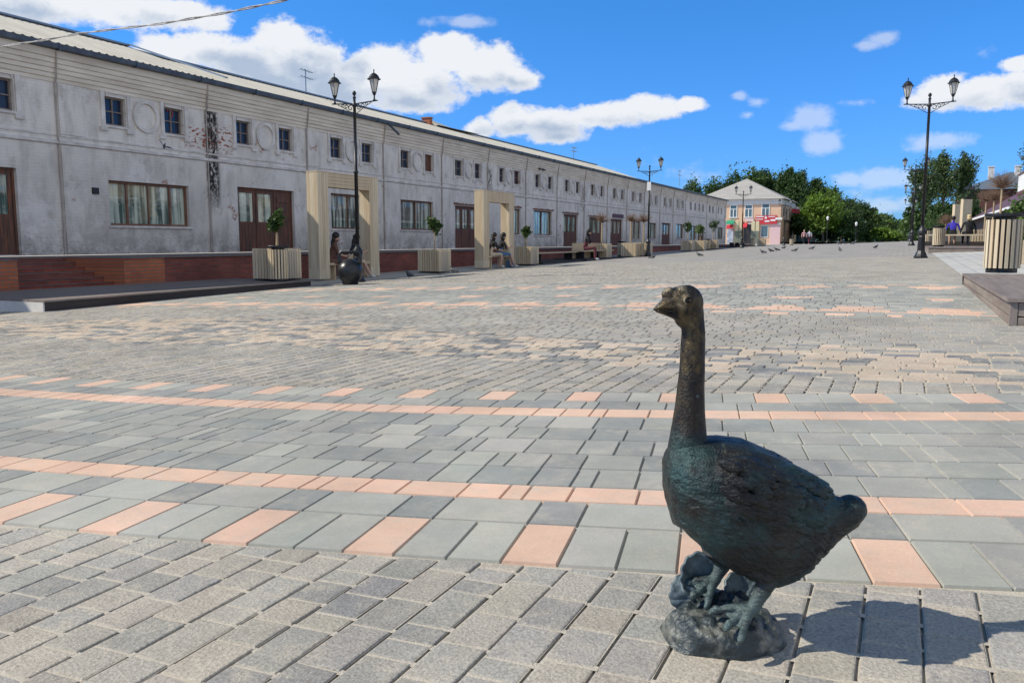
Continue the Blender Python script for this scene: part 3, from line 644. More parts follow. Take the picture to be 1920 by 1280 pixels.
            do = f.build('door', M['doorwood'], root)
            for k in range(n):
                if i == 2 and k == 2: continue
                ya = y0 + th + k * W_; g = MB(); g.box(xg + .01, xg + .03, ya + .11, ya + W_ - .11, zp, z1 - th * 1.2 - .09); g.build('pane', M['shopglass'], do, org=O)
            if i < 10:
                h = MB(); h.tube([(xg + .10, y0 + th + W_ - .06, z0 + .85), (xg + .10, y0 + th + W_ - .06, z0 + 1.0)], .012, 6); h.build('handle', M['black'], do, org=O)
    # brick lintels where the plaster has fallen
    for (a, b, z) in ((37.6, 40.3, 1.52), (41.5, 44.0, 1.46), (34.0, 36.3, 1.53), (29.7, 32.0, 1.45), (45.5, 48.3, 1.39), (53.7, 56.3, 1.39)):
        l_ = MB(); n = 14
        for k in range(n):
            y = (a + (b - a) * k / n) * K; h = .07 + .05 * rnd.random(); l_.box(WX + .002, WX + .012, y, y + (b - a) * K / n * .93, wz(z) + .0, wz(z) + h)
        l_.build('brick_lintel', M['frame'], root)
    # gutter and roof
    gt = MB(); ze = wz(3.985); gt.extrude([(WX + .135, ze), (WX + .28, ze + .02), (WX + .30, ze + .13), (WX + .28, ze + .13), (WX + .265, ze + .05), (WX + .135, ze + .035)], Y0, Y1)
    y = Y0
    while y < 60: gt.box(WX + .15, WX + .31, y, y + .035, ze - .012, ze + .145); y += 2.2
    gt.build('gutter', M['gutter'], root)
    def roof(ya, yb, xr, zr, lift, x0=WX + .24):
        r_ = MB(); n = int((yb - ya) / .055); vs = []
        z0 = ze + .10 + lift
        for k in range(n + 1):
            y = ya + (yb - ya) * k / n; dz = .022 * math.cos(2 * math.pi * k / 4)
            vs += [(x0, y, z0 + dz), ((x0 + xr) / 2, y, (z0 + zr) / 2 + dz + .012), (xr, y, zr + dz)]
        r_.add(vs, [(3 * k + j, 3 * k + 3 + j, 3 * k + 4 + j, 3 * k + 1 + j) for k in range(n) for j in range(2)])
        bx = 2 * xr - x0
        r_.add([(xr, ya, zr), (xr, yb, zr), (bx, yb, z0), (bx, ya, z0)], [(0, 1, 2, 3)])
        r_.add([(x0, ya, z0 - .03), (xr, ya, zr - .03), (bx, ya, z0 - .03)], [(0, 1, 2)])
        r_.add([(x0, yb, z0 - .03), (xr, yb, zr - .03), (bx, yb, z0 - .03)], [(0, 1, 2)])
        ro = r_.build('roof', M['roof'], root, fix=False)
        c = MB(); c.bar((xr, ya, zr + .03), (xr, yb, zr + .03), .32, .05); c.build('ridge_cap', M['ridge'], ro, org=O); return ro
    zr = wz(5.18); xr = -21.9
    r1 = roof(Y0, 18.9, xr, zr + .10, .05)
    r2 = roof(18.95, 62, xr, zr, 0); roof(62.03, Y1 + .3, xr, zr - .35, 0)
    fl = MB(); fl.bar((xr + .1, 18.9, zr + .16), (WX + .5, 18.95, ze + .22), .14, .04); fl.build('flashing', M['ridge'], r1, org=O)
    for (yy, s) in ((36.4, .55),):
        c = MB(); c.box(xr - .1, xr + .35, yy, yy + .5 * s, zr - .7, zr + .42 * s); c.box(xr - .14, xr + .39, yy - .04, yy + .5 * s + .04, zr + .42 * s, zr + .5 * s); c.build('chimney', M['orangebrick'], r2, org=O)
        s_ = MB(); s_.add([(xr + .5, yy + .6, zr - .05), (xr - .1, yy + .6, zr + .30), (xr - .1, yy + 4.5, zr + .02), (xr + .9, yy + 4.5, zr - .1)], [(0, 1, 2, 3)]); s_.add([(xr + .5, yy + .6, zr - .05), (xr - .1, yy + .6, zr + .30), (xr - .1, yy + .6, zr - .2)], [(0, 1, 2)]); s_.build('roof_patch', M['roof'], r2, org=O)
    # broken gutter piece
    d = MB(); d.bar((WX + .3, 27.6, ze + .02), (WX + .36, 28.3, ze - .33), .1, .03); d.build('broken_gutter_piece', M['gutter'], root)
    # sign above a door far down, blank dark red
    d = MB(); d.box(WX + .01, WX + .08, 49.9 * K, 52.0 * K, wz(1.46), wz(1.68)); d.build('sign_board', mat('dark_red_sign', (.09, .012, .02), .5), root)
    vp = vpt(178, 358, WX); d = MB(); d.box(WX + .001, WX + .04, vp.y - .09, vp.y + .09, vp.z - .08, vp.z + .08); d.build('vent', M['black'], root)
    vp = vpt(318, 213, WX - .14); d = MB(); d.tube([(WX - .135, vp.y + .10 * math.sin(t) , vp.z + .11 * math.cos(t)) for t in [k * .5 - 1.2 for k in range(10)]], .014, 6); d.build('red_mark', mat('red_curl_paint', (.45, .05, .04), .6), root)
    # brick platform
    XP = -15.3; zt_ = wz(-.315)
    sa, sb, sc_ = (vpt(q, 510, XP).y for q in (32, 232, 308))
    pl = MB(); pl.box(WX - .05, XP, sc_ + .005, Y1 + 1, -1.0, zt_ - .022); pl.build('plinth', M['redbrick'], root)
    st = MB(); cap = MB(); cap.box(WX - .05, XP + .05, Y0, sa, zt_ - .022, zt_ + .0); cap.box(WX - .05, XP - 1.83, sa, sb, zt_ - .022, zt_ + .0); st.box(WX - .05, XP - 1.84, sa + .004, sb - .004, -1.0, zt_ - .023); cap.box(WX - .05, XP + .05, sb, Y1 + 1, zt_ - .022, zt_ + .0); cap.build('plinth_cap', mat('dark_ledge', (.13, .115, .11), .9, 0, (.20, .17, .16), 3), root)
    for (q0_, q1_) in ((sb, sc_), (Y0, sa)):
        ck = MB(); ck.box(WX - .05, XP + .02, q0_, q1_, -1.0, zt_ - .024); ck.build('stair_cheek', M['orangebrick'], root)
    zg = G(-15.3, 12); n = 6
    for k in range(n):
        z1 = zt_ - .025 - (zt_ - .025 - zg) * (k + 1) / (n + 1); st.box(WX, XP - .02 - .001 * k - (n - 1 - k) * .30, sa + .004, sb - .004, -1.0, z1)
    st.build('steps', M['redbrick'], root)
    nb_ = MB()
    for k in range(n):
        z1 = zt_ - .025 - (zt_ - .025 - zg) * (k + 1) / (n + 1); xe = XP - .02 - .001 * k - (n - 1 - k) * .30; nb_.box(xe - .28, xe + .012, sa + .01, sb - .01, z1 + .001, z1 + .016)
    nb_.build('tread', mat('worn_tread', (.24, .13, .11), .85, 0, (.15, .07, .06), 4), root)
    return root
row = build_row()
# the wall shader uses object coordinates: shift its lookups so heights/lengths read in world metres
def shift_wall(m, off):
    nt = m.node_tree; tc = [n for n in nt.nodes if n.bl_idname == 'ShaderNodeTexCoord'][0]
    va = nt.nodes.new('ShaderNodeVectorMath'); va.operation = 'ADD'; va.inputs[1].default_value = off
    tos = [l.to_socket for l in list(tc.outputs['Object'].links)]
    nt.links.new(tc.outputs['Object'], va.inputs[0])
    for t in tos: nt.links.new(va.outputs[0], t)
shift_wall(M['wall'], tuple(row.location))

def antenna(y, h, label, x=-21.9):
    z = wz(5.18); b = MB()
    b.tube([(0, 0, -.1), (0, 0, h)], .022, 6)
    for k, zz in enumerate((h * .68, h * .96)):
        b.tube([(-.02, -.28, zz + .03), (.02, .42, zz - .03)], .014, 5)
        for q in (-.2, .0, .2, .4): b.tube([(-.18, q, zz), (.18, q, zz)], .009, 4)
    for v in b.v: pass
    o = b.build('roof_antenna', M['ridge']); o.location = (x, y, z); tag(o, label, 'antenna', 'antennas on the roof ridge'); return o
antenna(27.4, .95, 'grey television antenna on the ridge left of the nearest lamp post')
antenna(57.2, .9, 'thin television antenna on the ridge between the two clouds')
antenna(88.5, 1.6, 'distant thin antenna mast near the far end of the roof')
# ------------------------------------------------------------------ overhead cable
cb = MB()
for ph in (0, math.pi):
    pts = []
    for k in range(90):
        t = k / 89; px = -160 + 760 * t; D = 9 - 3.2 * t
        xs = [-160, 0, 80, 150, 300, 420, 525, 600]; yv = [122, 88, 76, 63, 45, 25, 3, -18]
        py = yv[-1]
        for i in range(len(xs) - 1):
            if xs[i] <= px <= xs[i + 1]:
                f = (px - xs[i]) / (xs[i + 1] - xs[i]); py = yv[i] + (yv[i + 1] - yv[i]) * f
        p = dpt(px, py, D); a = t * 44 + ph
        pts.append(p + Vector((0, 0, 1)) * .006 * math.sin(a) + Vector((.5, .5, 0)) * .006 * math.cos(a))
    cb.tube(pts, .0048, 6)
tag(cb.build('overhead_cable', mat('pale_cable', (.50, .48, .46), .6, 0, (.15, .15, .16), 14), smooth=True), 'twisted pale overhead cable crossing the sky above the white row', 'cable')

# ------------------------------------------------------------------ street lamps
def make_lamp():
    root = thing('street_lamp', 'x', 'street lamp')
    b = MB(); b.lathe([(.19, 0), (.19, .05), (.165, .07), (.15, .12), (.105, .22), (.10, .62), (.085, .66), (.12, .70), (.13, .74), (.12, .80), (.085, .86), (.06, .90), (.052, .96)], 8); b.build('lamp_base', M['black'], root, bevel=.006)
    b = MB(); b.lathe([(.05, .955), (.044, 2.72), (.06, 2.725), (.06, 2.77), (.04, 2.775), (.036, 4.32), (.055, 4.33), (.055, 4.40), (.034, 4.42), (.03, 4.52), (.045, 4.55), (.03, 4.58), (.02, 4.60), (.045, 4.63), (.05, 4.66), (.035, 4.70), (.005, 4.72)], 12); b.build('pole', M['black'], root, smooth=True)
    for s in (-1, 1):
        a = MB(); a.bar((s * .035, 0, 4.40), (s * .68, 0, 4.44), .022, .028)
        def spiral(cx, cz, r0, r1, t0, t1, n=14): return [(s * (cx + (r0 + (r1 - r0) * k / n) * math.cos(t0 + (t1 - t0) * k / n)), 0, cz + (r0 + (r1 - r0) * k / n) * math.sin(t0 + (t1 - t0) * k / n)) for k in range(n + 1)]
        a.tube(spiral(.12, 4.305, .085, .02, math.pi * .9, -math.pi * 1.2), .011, 5); a.tube(spiral(.25, 4.34, .06, .015, math.pi * 1.1, -math.pi), .010, 5)
        a.tube(spiral(.36, 4.37, .045, .012, math.pi * 1.1, -math.pi), .009, 5); a.tube([(s * .04, 0, 4.16), (s * .12, 0, 4.20), (s * .24, 0, 4.28), (s * .36, 0, 4.34), (s * .5, 0, 4.405)], .010, 5)
        a.build('bracket', M['black'], root)
        lx = s * .59; z = 4.44
        l = MB(); l.lathe([(.035, 0), (.03, .03), (.018, .05), (.018, .12), (.035, .14), (.045, .17), (.06, .20)], 8, (lx, 0, z)); lo = l.build('lantern', M['black'], root)
        g = MB(); g.lathe([(.052, .205), (.118, .50)], 6, (lx, 0, z)); g.build('lantern_glass', M['lampglass'], lo)
        f = MB()
        for k in range(6):
            t = 2 * math.pi * k / 6; f.tube([(lx + .055 * math.cos(t), .055 * math.sin(t), z + .20), (lx + .123 * math.cos(t), .123 * math.sin(t), z + .50)], .006, 4)
        f.build('lantern_frame', M['black'], lo)
        c = MB(); c.lathe([(.165, .50), (.165, .515), (.13, .53), (.125, .56), (.10, .60), (.06, .635), (.03, .65), (.014, .66), (.012, .70), (.018, .715), (.004, .75)], 12, (lx, 0, z)); c.build('lantern_cap', M['black'], lo)
    return root
lamp0 = make_lamp(); LG = 'double lantern street lamps along the square'
lamps = [(672, 529, 'nearest left street lamp, black pole rising beside the big kettlebell', 1.0), (1215, 481, 'left row street lamp with a white box on its pole, second from the kettlebell', 1.0),
         (1389, 466, 'left row street lamp standing before the peach house windows', 1.0), (1472, 458, 'farthest left row street lamp, at the corner of the peach house', 1.0),
         (1726, 484, 'nearest right street lamp, tall pole left of the slatted bin', 1.0), (1709, 460.5, 'right row street lamp, second in line before the birches', 1.0),
         (1702, 455.5, 'right row street lamp, third in line and partly behind the nearer poles', 1.0), (1697, 453.2, 'right row street lamp, fourth and small before the dark trees', 1.0)]
for i, (x, y, lb, s) in enumerate(lamps):
    if i < 6: p = gpt(x, y)
    else:
        yy = 27.3 + 28.3 * (i - 4); p = Vector((.45, yy, G(.45, yy)))
    if i == 2: p = Vector((-12.3, 71.5, G(-12.3, 71.5)))
    if i == 3: p = Vector((-12.2, 97.5, G(-12.2, 97.5)))
    if i == 0: lamp0.location = p; lamp0['label'] = lb; lamp0['group'] = LG; o = lamp0
    else: o = dup(lamp0, p, 0, lb, 1, LG)
    if i == 1:
        b = MB(); b.box(-.10, .10, -.085, -.045, 3.42, 3.86); b.build('control_box', M['whitebox'], o)
# small park lamps with a round white head
def park_lamp(x, y, lb, h=3.6):
    p = dpt(x, y, 128); p.z = G(p.x, p.y)
    r = thing('park_lamp', lb, 'street lamp', p, 0, 'small park lamps before the trees')
    b = MB(); b.lathe([(.12, 0), (.1, .3), (.05, .4), (.045, h)], 8); b.build('pole', M['black'], r)
    g = MB(); g.lathe([(.1, h), (.2, h + .35), (.16, h + .5), (.02, h + .62)], 8); g.build('lamp_head', M['whitebox'], r)
park_lamp(1550, 455, 'small park lamp with a white head before the light green tree')
park_lamp(1604, 455, 'small park lamp with a white head deep in the tree shade', 2.6)

# ------------------------------------------------------------------ slatted wooden furniture
def make_bin(sc=1):
    root = thing('litter_bin', 'x', 'litter bin')
    b = MB(); b.lathe([(.195, 0), (.195, .075), (.20, .08), (.20, .70)], 20); b.build('liner', M['black'], root)
    n = 20; rr = random.Random(5)
    for k in range(n):
        t = 2 * math.pi * (k + .5) / n; c, s = math.cos(t), math.sin(t); m_ = MB(); w = .021; r0, r1 = .203, .228
        vs = []
        for z in (.065, .735):
            for (r_, q) in ((r0, -w), (r1, -w), (r1, w), (r0, w)): vs.append((r_ * c - q * s, r_ * s + q * c, z))
        m_.add(vs, [(0, 1, 2, 3), (4, 5, 6, 7), (0, 1, 5, 4), (1, 2, 6, 5), (2, 3, 7, 6), (3, 0, 4, 7)])
        m_.build('slat', (M['wood'], M['woodlt'], M['woodgr'], M['woodlt'])[rr.randrange(4)], root)
    b = MB(); b.lathe([(.14, .70), (.14, .775), (.246, .776), (.25, .785), (.25, .815), (.246, .822)], 24); b.build('lid', M['black'], root)
    return root
bin0 = make_bin(); BG = 'round slatted litter bins'
DZ = CAMZ - .44                                     # top of the near right deck
pb = zpt(1877, 511, DZ)
bin0.location = (pb.x, pb.y, DZ); bin0['label'] = 'large near litter bin of pale slats on the right wooden deck'; bin0['group'] = BG
# left deck
LDZ = G(-13, 9) + .20
def deck_left():
    r = thing('platform_deck', 'low dark wooden deck in front of the brick steps, with an end panel coloured white as if sunlit', 'deck', (-13.5, 12, 0), worldbuilt=True)
    a = gpt(85, 584); b_ = gpt(583, 535.5)
    x0, x1 = a.x, b_.x; y0, y1 = a.y, b_.y
    m_ = MB(); z0 = -1; xb = -15.25; t = LDZ - .03
    m_.add([(x0, y0, z0), (x1, y1, z0), (xb, y1, z0), (xb, y0, z0), (x0, y0, t), (x1, y1, t), (xb, y1, t), (xb, y0, t)], [(0, 1, 5, 4), (1, 2, 6, 5), (2, 3, 7, 6), (4, 5, 6, 7)]); m_.build('side_panel', M['darkdeck'], r)
    e = MB(); e.box(xb, x0 - .005, y0 - .03, y0 - .004, -.7, t); e.build('end_panel', M['white'], r)  # sunlight on the deck end is put into this white colour
    tp = MB(); n = 16
    for k in range(n):
        f0, f1 = k / n, (k + .93) / n
        q = [(x0 + .03 + (xb - x0) * f0, y0 - .03), (x1 + .03 + (xb - x1) * f0, y1), (x1 + .03 + (xb - x1) * f1, y1), (x0 + .03 + (xb - x0) * f1, y0 - .03)]
        tp.add([(x, y, t + .002) for x, y in q] + [(x, y, t + .03) for x, y in q], [(4, 5, 6, 7), (0, 1, 5, 4), (1, 2, 6, 5), (2, 3, 7, 6), (3, 0, 4, 7)])
    tp.build('deck_boards', M['decktop'], r)
deck_left()
def on(x, y, z): p = zpt(x, y, z); return Vector((p.x, p.y, z))
p = on(523, 527.5, LDZ); dup(bin0, p, .3, 'litter bin on the end of the left dark deck, before the slatted planter', group=BG)
bins = [(1165, 481, 'litter bin of pale slats left of the second left lamp post'), (1326, 468.5, 'litter bin among the far left planters before the row'),
        (1411, 459.5, 'small distant litter bin before the peach house'), (1484, 457.5, 'farthest litter bin beside the shaded side of the peach house')]
for i, (x, y, lb) in enumerate(bins):
    p = gpt(x, y) if i < 2 else dpt(x, y, (84, 100)[i - 2]); p.z = G(p.x, p.y)
    dup(bin0, p, .5 * i, lb, 1, BG)

def crown_leaves(mb, cx, cy, cz, rx, ry, rz, n, size, seed, shell=.55):
    r = random.Random(seed)
    nc = max(6, n // 28); cl = []
    for _ in range(nc):
        while True:
            q = Vector((r.uniform(-1, 1), r.uniform(-1, 1), r.uniform(-1, 1)))
            if q.length < 1 and q.length > shell * r.random(): break
        k = .78 + .5 * noise.noise(q * 1.7 + Vector((seed, 0, 0)))
        cl.append((q * k, r.random()))
    for i in range(n):
        c, hue = cl[i % nc]; sg = .17
        p = c + Vector((r.gauss(0, sg), r.gauss(0, sg), r.gauss(0, sg * .8)))
        P = Vector((cx + p.x * rx, cy + p.y * ry, cz + p.z * rz))
        a = Vector((r.gauss(0, 1), r.gauss(0, 1), r.gauss(0, 1))).normalized(); b_ = a.orthogonal().normalized(); c2 = a.cross(b_)
        s = size * r.uniform(.6, 1.3); h = min(1, max(0, .6 * hue + .5 * r.random() - .05))
        mb.add([P - b_ * s - c2 * s * .55, P + b_ * s - c2 * s * .3, P + b_ * s * .7 + c2 * s * .6, P - b_ * s * .8 + c2 * s * .5], [(0, 1, 2, 3)], 0, (h, h, h))

def make_planter(side=.78, h=.74):
    root = thing('planter_box', 'x', 'planter')
    b = MB(); b.box(-side / 2 + .03, side / 2 - .03, -side / 2 + .03, side / 2 - .03, .02, h - .06); b.build('liner', M['black'], root)
    b = MB(); b.box(-side / 2 + .031, side / 2 - .031, -side / 2 + .031, side / 2 - .031, h - .06, h - .05); b.build('soil', M['soil'], root)
    n = 9; rr = random.Random(9)
    for f in range(4):
        m_ = MB()
        for k in range(n):
            a = -side / 2 + side * k / n + .006; e = a + side / n - .02; q = rr.randrange(3); zt = h - .006 * rr.random()
            if f == 0: m_.box(side / 2 - .029, side / 2, a, e, .05, zt, q)
            elif f == 1: m_.box(-side / 2, -side / 2 + .029, a, e, .05, zt, q)
            elif f == 2: m_.box(a, e, -side / 2 - .001, -side / 2 + .028, .05, zt, q)
            else: m_.box(a, e, side / 2 - .028, side / 2 + .001, .05, zt, q)
        m_.build('slat_panel', [M['wood'], M['woodlt'], M['woodgr']], root)
    return root
pl0 = make_planter(); PG = 'square slatted planters'
def ornamental(loc, h0, hs, rc, label, seed, kind='leafmid', stem=.022, n=900, ls=.045):
    r = thing('potted_tree', label, 'tree', loc, 0)
    b = MB(); b.tube([(0, 0, h0), (.01, .01, h0 + hs * .6), (0, 0, h0 + hs)], [stem * 1.3, stem, stem * .8], 7)
    for k in range(5):
        t = k * 1.3; b.tube([(0, 0, h0 + hs - .05), (rc * .5 * math.cos(t), rc * .5 * math.sin(t), h0 + hs + rc * .5)], [.01, .005], 5)
    b.build('trunk', M['stem'], r)
    c = MB(); crown_leaves(c, 0, 0, h0 + hs + rc * .8, rc * 1.1, rc * 1.1, rc * 1.35, n, ls * .85, seed, .05); c.build('crown', M[kind], r, fix=False); return r
def pollard(loc, h0, hs, rc, label, seed, n=170):
    r = thing('bare_potted_tree', label, 'tree', loc, 0, 'bare grafted trees in planters')
    rr = random.Random(seed)
    b = MB(); b.tube([(0, 0, h0), (0, 0, h0 + hs)], [.045, .035], 8); b.build('trunk', M['stem'], r)
    c = MB()
    for k in range(n):
        t = rr.uniform(0, 6.28); e = rr.uniform(.15, 1.35); d = Vector((math.cos(t) * math.cos(e), math.sin(t) * math.cos(e), math.sin(e)))
        m1 = Vector((0, 0, h0 + hs)) + d * rc * rr.uniform(.3, .55); m2 = m1 + (d + Vector((rr.gauss(0, .35), rr.gauss(0, .35), rr.gauss(0, .3)))).normalized() * rc * rr.uniform(.4, .75)
        c.tube([(0, 0, h0 + hs - .02), m1, m2], [.008, .005, .002], 3, cap=False)
    c.build('crown', M['twig'], r, fix=False); return r
pl_l = [(521, 529, LDZ, 'slatted planter on the left dark deck, behind the litter bin', .80, ('t', .55, .20, 'leafdark')),
        (815, 511, None, 'slatted planter standing between the two wooden portals', .80, ('t', .62, .24, 'leafdark')),
        (986, 497, None, 'slatted planter just right of the second wooden portal', .80, ('t', .50, .17, 'leafdark')),
        (1128, 485, None, 'slatted planter behind the seated woman in dark clothes', .82, ('p', 1.1, .5, '')),
        (1182, 482, None, 'slatted planter between a litter bin and the second left lamp', .78, ('p', 1.2, .42, '')),
        (1206, 481, None, 'slatted planter just left of the second left lamp post', .78, ('p', 1.15, .5, '')),
        (1289, 471, None, 'far slatted planter with a thin dark tree, first of a row of three', .8, ('t', .75, .3, 'leafdark')),
        (1312, 470, None, 'far slatted planter with a round green tree, middle of a row of three', .8, ('t', .6, .34, 'leafmid')),
        (1336, 469, None, 'far slatted planter right of a pale litter bin', .8, ('t', .9, .4, 'leafdark')),
        (1428, 461, None, 'distant slatted planter before the peach house shop window', 1.0, None)]
for i, (x, y, z, lb, s, tr) in enumerate(pl_l):
    if z is not None: p = on(x, y, z); p.y += .72; p.x -= .62
    else: p = gpt(x, y)
    if i > 7: p = dpt(x, y, (66, 88)[i - 8]); p.z = G(p.x, p.y)
    if i == 0: pl0.location = p; pl0['label'] = lb; pl0['group'] = PG; pl0.scale = (1.02,) * 3
    else: dup(pl0, p, 0, lb, 1, PG)
    what = {0: 'small round tree in the planter before the brown double doors', 1: 'small tree in the planter between the wooden portals', 2: 'low round tree in the planter right of the second portal',
            3: 'bare tree of dry twigs behind the seated woman', 4: 'bare twiggy tree left of the second left lamp', 5: 'bare twiggy tree close against the second left lamp pole', 6: 'thin dark potted tree in a far planter', 7: 'round green potted tree in a far planter', 8: 'grey green potted tree in the last planter of the row'}.get(i)
    if tr and tr[0] == 't': ornamental(p, .68, tr[1], tr[2], what, 20 + i, tr[3], .03 if i == 0 else .022)
    elif tr: pollard(p, .68, tr[1], tr[2], what, 30 + i)

# wooden portals
def portal(x, y, lb, W=2.8, H=2.85, J=.45, D=.36, HD=.36):
    p = gpt(x, y); r = thing('wooden_portal', lb, 'portal', p, 0, 'wooden portal frames with benches')
    # opening faces +x; width along +y
    rr = random.Random(int(x)); mats = ('wood', 'woodlt', 'wood')
    for s, y0 in ((0, 0), (1, W - J)):
        m_ = [MB(), MB()]
        nb = 5
        for k in range(nb):
            a = y0 + J * k / nb; m_[rr.randrange(2)].box(-.022, 0, a + .002, a + J / nb - .004, .07, H - .002)
            m_[rr.randrange(2)].box(-D, -D + .02, a + .002, a + J / nb - .004, .07, H - .002)
        for k in range(4):
            a = -D + .021 + (D - .044) * k / 4
            for yy in (y0 + .001, y0 + J - .021): m_[rr.randrange(2)].box(a, a + (D - .044) / 4 - .004, yy, yy + .02, .07, H - .002 if (yy < y0 + .1) != (s == 1) else H - HD)
        c = MB(); c.box(-D + .022, -.024, y0 + .024, y0 + J - .024, .03, H - .02); c.build('jamb_core', M['woodgr'], r)
        for mm, mt in zip(m_, ('wood', 'woodlt')):
            if mm.v: mm.build('jamb_boards', M[mt], r)
        bb = MB(); bb.box(-D - .004, .004, y0 - .003, y0 + J + .003, .04, .30); bb.build('base_board', M['woodlt'], r)
    h = MB(); n = 4
    for k in range(n):
        z0 = H - HD + HD * k / n; h.box(-.02, .003, J - .002, W - J + .002, z0, z0 + HD / n - .006)
    h.box(-D + .01, -.021, J - .03, W - J + .03, H - HD + .002, H - .01); h.box(-D - .003, .006, -.004, W + .004, H, H + .03)
    h.build('lintel', M['wood'], r)
    b = MB(); b.box(-D - .02, -.02, J + .002, W - J - .002, .40, .46); b.box(-D + .05, -.08, J + .3, J + .36, .0, .40); b.box(-D + .05, -.08, W - J - .36, W - J - .3, .0, .40); b.build('bench_seat', M['wood'], r)
    return r
P1 = portal(600, 526.5, 'larger near wooden portal behind the kettlebell, two women on its bench')
P2 = portal(907, 504.5, 'farther wooden portal between planters, with seated people inside', W=2.55, H=2.72)

def bench(x0, y0, L, lb, dark=True, slat=False):
    p = Vector((x0, y0, G(x0, y0))); r = thing('bench', lb, 'bench', p, 0, 'long wooden benches')
    b = MB(); n = 4
    for k in range(n): b.box(-.45 + .115 * k, -.45 + .115 * k + .105, 0, L, .42, .46)
    b.build('seat', M['wood'], r)
    for yy in ([.3, L / 2, L - .3] if L > 3 else [.2, L - .2]):
        l = MB(); l.box(-.42, -.02, yy - .03, yy + .03, .0, .419); l.build('leg', M['black'], r)
    if dark:
        d = MB(); d.box(-1.3, .35, -.4, L + .4, -.05, .10); d.build('platform', M['darkdeck'], r)
    if slat:
        s = MB()
        for k in range(int(L / .09)): s.box(-.52, -.48, k * .09, k * .09 + .075, .08, .8)
        s.build('backrest', M['wood'], r)
b1 = gpt(1010, 495); bench(b1.x, b1.y, 7.8, 'long bench on a dark platform right of the second portal')
b2 = gpt(1092, 489); bench(b2.x, b2.y, 4.6, 'bench with a slatted back where a woman sits alone', True, True)
bench(-13.6, 61.5, 6.5, 'far bench before the white row beyond the planters'); bench(-13.6, 75.0, 6.0, 'farthest left bench near the third lamp')

# kettlebell
kp = gpt(657, 533.5)
k = thing('giant_kettlebell', 'giant black cast iron kettlebell sculpture at the foot of the near left lamp', 'sculpture', kp, 0)
b = MB(); rr_ = .30; b.lathe([(.13, 0), (.19, .015)] + [(rr_ * math.sin(t), .31 - rr_ * math.cos(t)) for t in [R(q) for q in range(38, 176, 9)]] + [(.01, .612)], 32); b.build('ball', M['iron'], k, smooth=True)
b = MB(); rot = Matrix.Rotation(R(20), 3, 'Z')
hp = [(-.20, 0, .46), (-.25, 0, .56), (-.255, 0, .68), (-.235, 0, .74), (-.19, 0, .765), (.19, 0, .765), (.235, 0, .74), (.255, 0, .68), (.25, 0, .56), (.20, 0, .46)]
b.tube([rot @ Vector(q) for q in hp], [.06, .045, .038, .036, .036, .036, .036, .038, .045, .06], 12); b.build('handle', M['iron'], k, smooth=True)

# ------------------------------------------------------------------ right side decks and stage
def deck_right():
    c0 = gpt(1893, 611); c1 = zpt(1797, 511.5, DZ)
    x0 = c0.x; y0 = c0.y; y1 = c1.y; r = thing('platform_deck', 'low weathered brown timber deck at the right edge under the big litter bin', 'deck', (x0, y0, G(x0, y0)), worldbuilt=True)
    x1 = x0 + 5; zt = DZ; mats = M['deck']
    h = (zt - .03 - (c0.z - .02)) / 2
    for j in range(2):
        s = MB(); z0 = c0.z - .03 + j * h + .003; z1 = c0.z - .03 + (j + 1) * h - .006 + (.012 if j else 0)
        s.box(x0, x0 + .04, y0 + .045, y0 + 2.7, z0, z1); s.box(x0, x0 + .04, y0 + 2.71, y0 + 6, z0, z1); s.box(x0, x0 + .04, y0 + 6.01, y1, z0, z1)
        s.box(x0 + .05, x0 + 2.3, y0, y0 + .04, z0, z1); s.box(x0 + 2.31, x1, y0, y0 + .04, z0, z1); s.build('fascia_board', mats, r, bevel=.004)
    s = MB(); s.box(x0 - .004, x0 + .046, y0 - .004, y0 + .042, c0.z - .03, zt - .031); s.build('corner_post', M['decktop'], r)
    t = MB(); n = int((y1 - y0) / .125)
    for i in range(n): 
        a = y0 - .03 + .125 * i; cut = x0 + 2.6 if i % 2 else x0 + 3.6
        t.box(x0 - .03, cut, a, a + .118, zt - .028, zt); t.box(cut + .004, x1, a, a + .118, zt - .028, zt - .001)
    t.build('deck_boards', M['decktop'], r)
    u = MB(); u.box(x0 + .05, x1, y0 + .05, y1 - .02, c0.z - .05, zt - .033); u.build('subframe', M['darkdeck'], r)
    return x0, y0, y1
XD = deck_right()
q0 = gpt(1741, 474.5); Z2 = q0.z + .21
dk = thing('platform_deck', 'low dark timber deck right of the lamp post, carrying the benches', 'deck', (q0.x, q0.y, q0.z), worldbuilt=True)
b = MB(); b.box(q0.x, q0.x + 9, q0.y, q0.y + 13, q0.z - .1, Z2 - .03); b.build('side_panel', M['deck'], dk)
b = MB()
for i in range(100): b.box(q0.x - .02, q0.x + 9, q0.y - .02 + .13 * i, q0.y + .105 + .13 * i, Z2 - .029, Z2)
b.build('deck_boards', M['decktop'], dk)
def on2(x, y, z=None): z = z or Z2; p = zpt(x, y, z); return Vector((p.x, p.y, z))
p = dpt(1760, 452, 33.5); p.z = Z2; dup(bin0, p, .2, 'litter bin of pale slats on the far right deck, left of the bench', 1, BG)
p2 = on2(1740, 457.5); p2 = dpt(1739, 452, 41); p2.z = Z2; dup(bin0, p2, .7, 'litter bin half hidden behind the nearest right lamp base', 1, BG)
def rplanter(x, y, lb, D=None, sc=1.0):
    p = on2(x, y); return dup(pl0, p, 0, lb, sc, PG), p
o, pa = rplanter(1837, 461, 'slatted planter right of the person in black, on the far right deck')
o.scale = (1.3, 1.0, 1.0)
pr2 = zpt(1924, 505, DZ - .1); dup(pl0, (pr2.x + .15, pr2.y + 2.2, G(3, 15)), 0, 'slatted planter at the right edge of the picture behind the big bin', 1, PG)
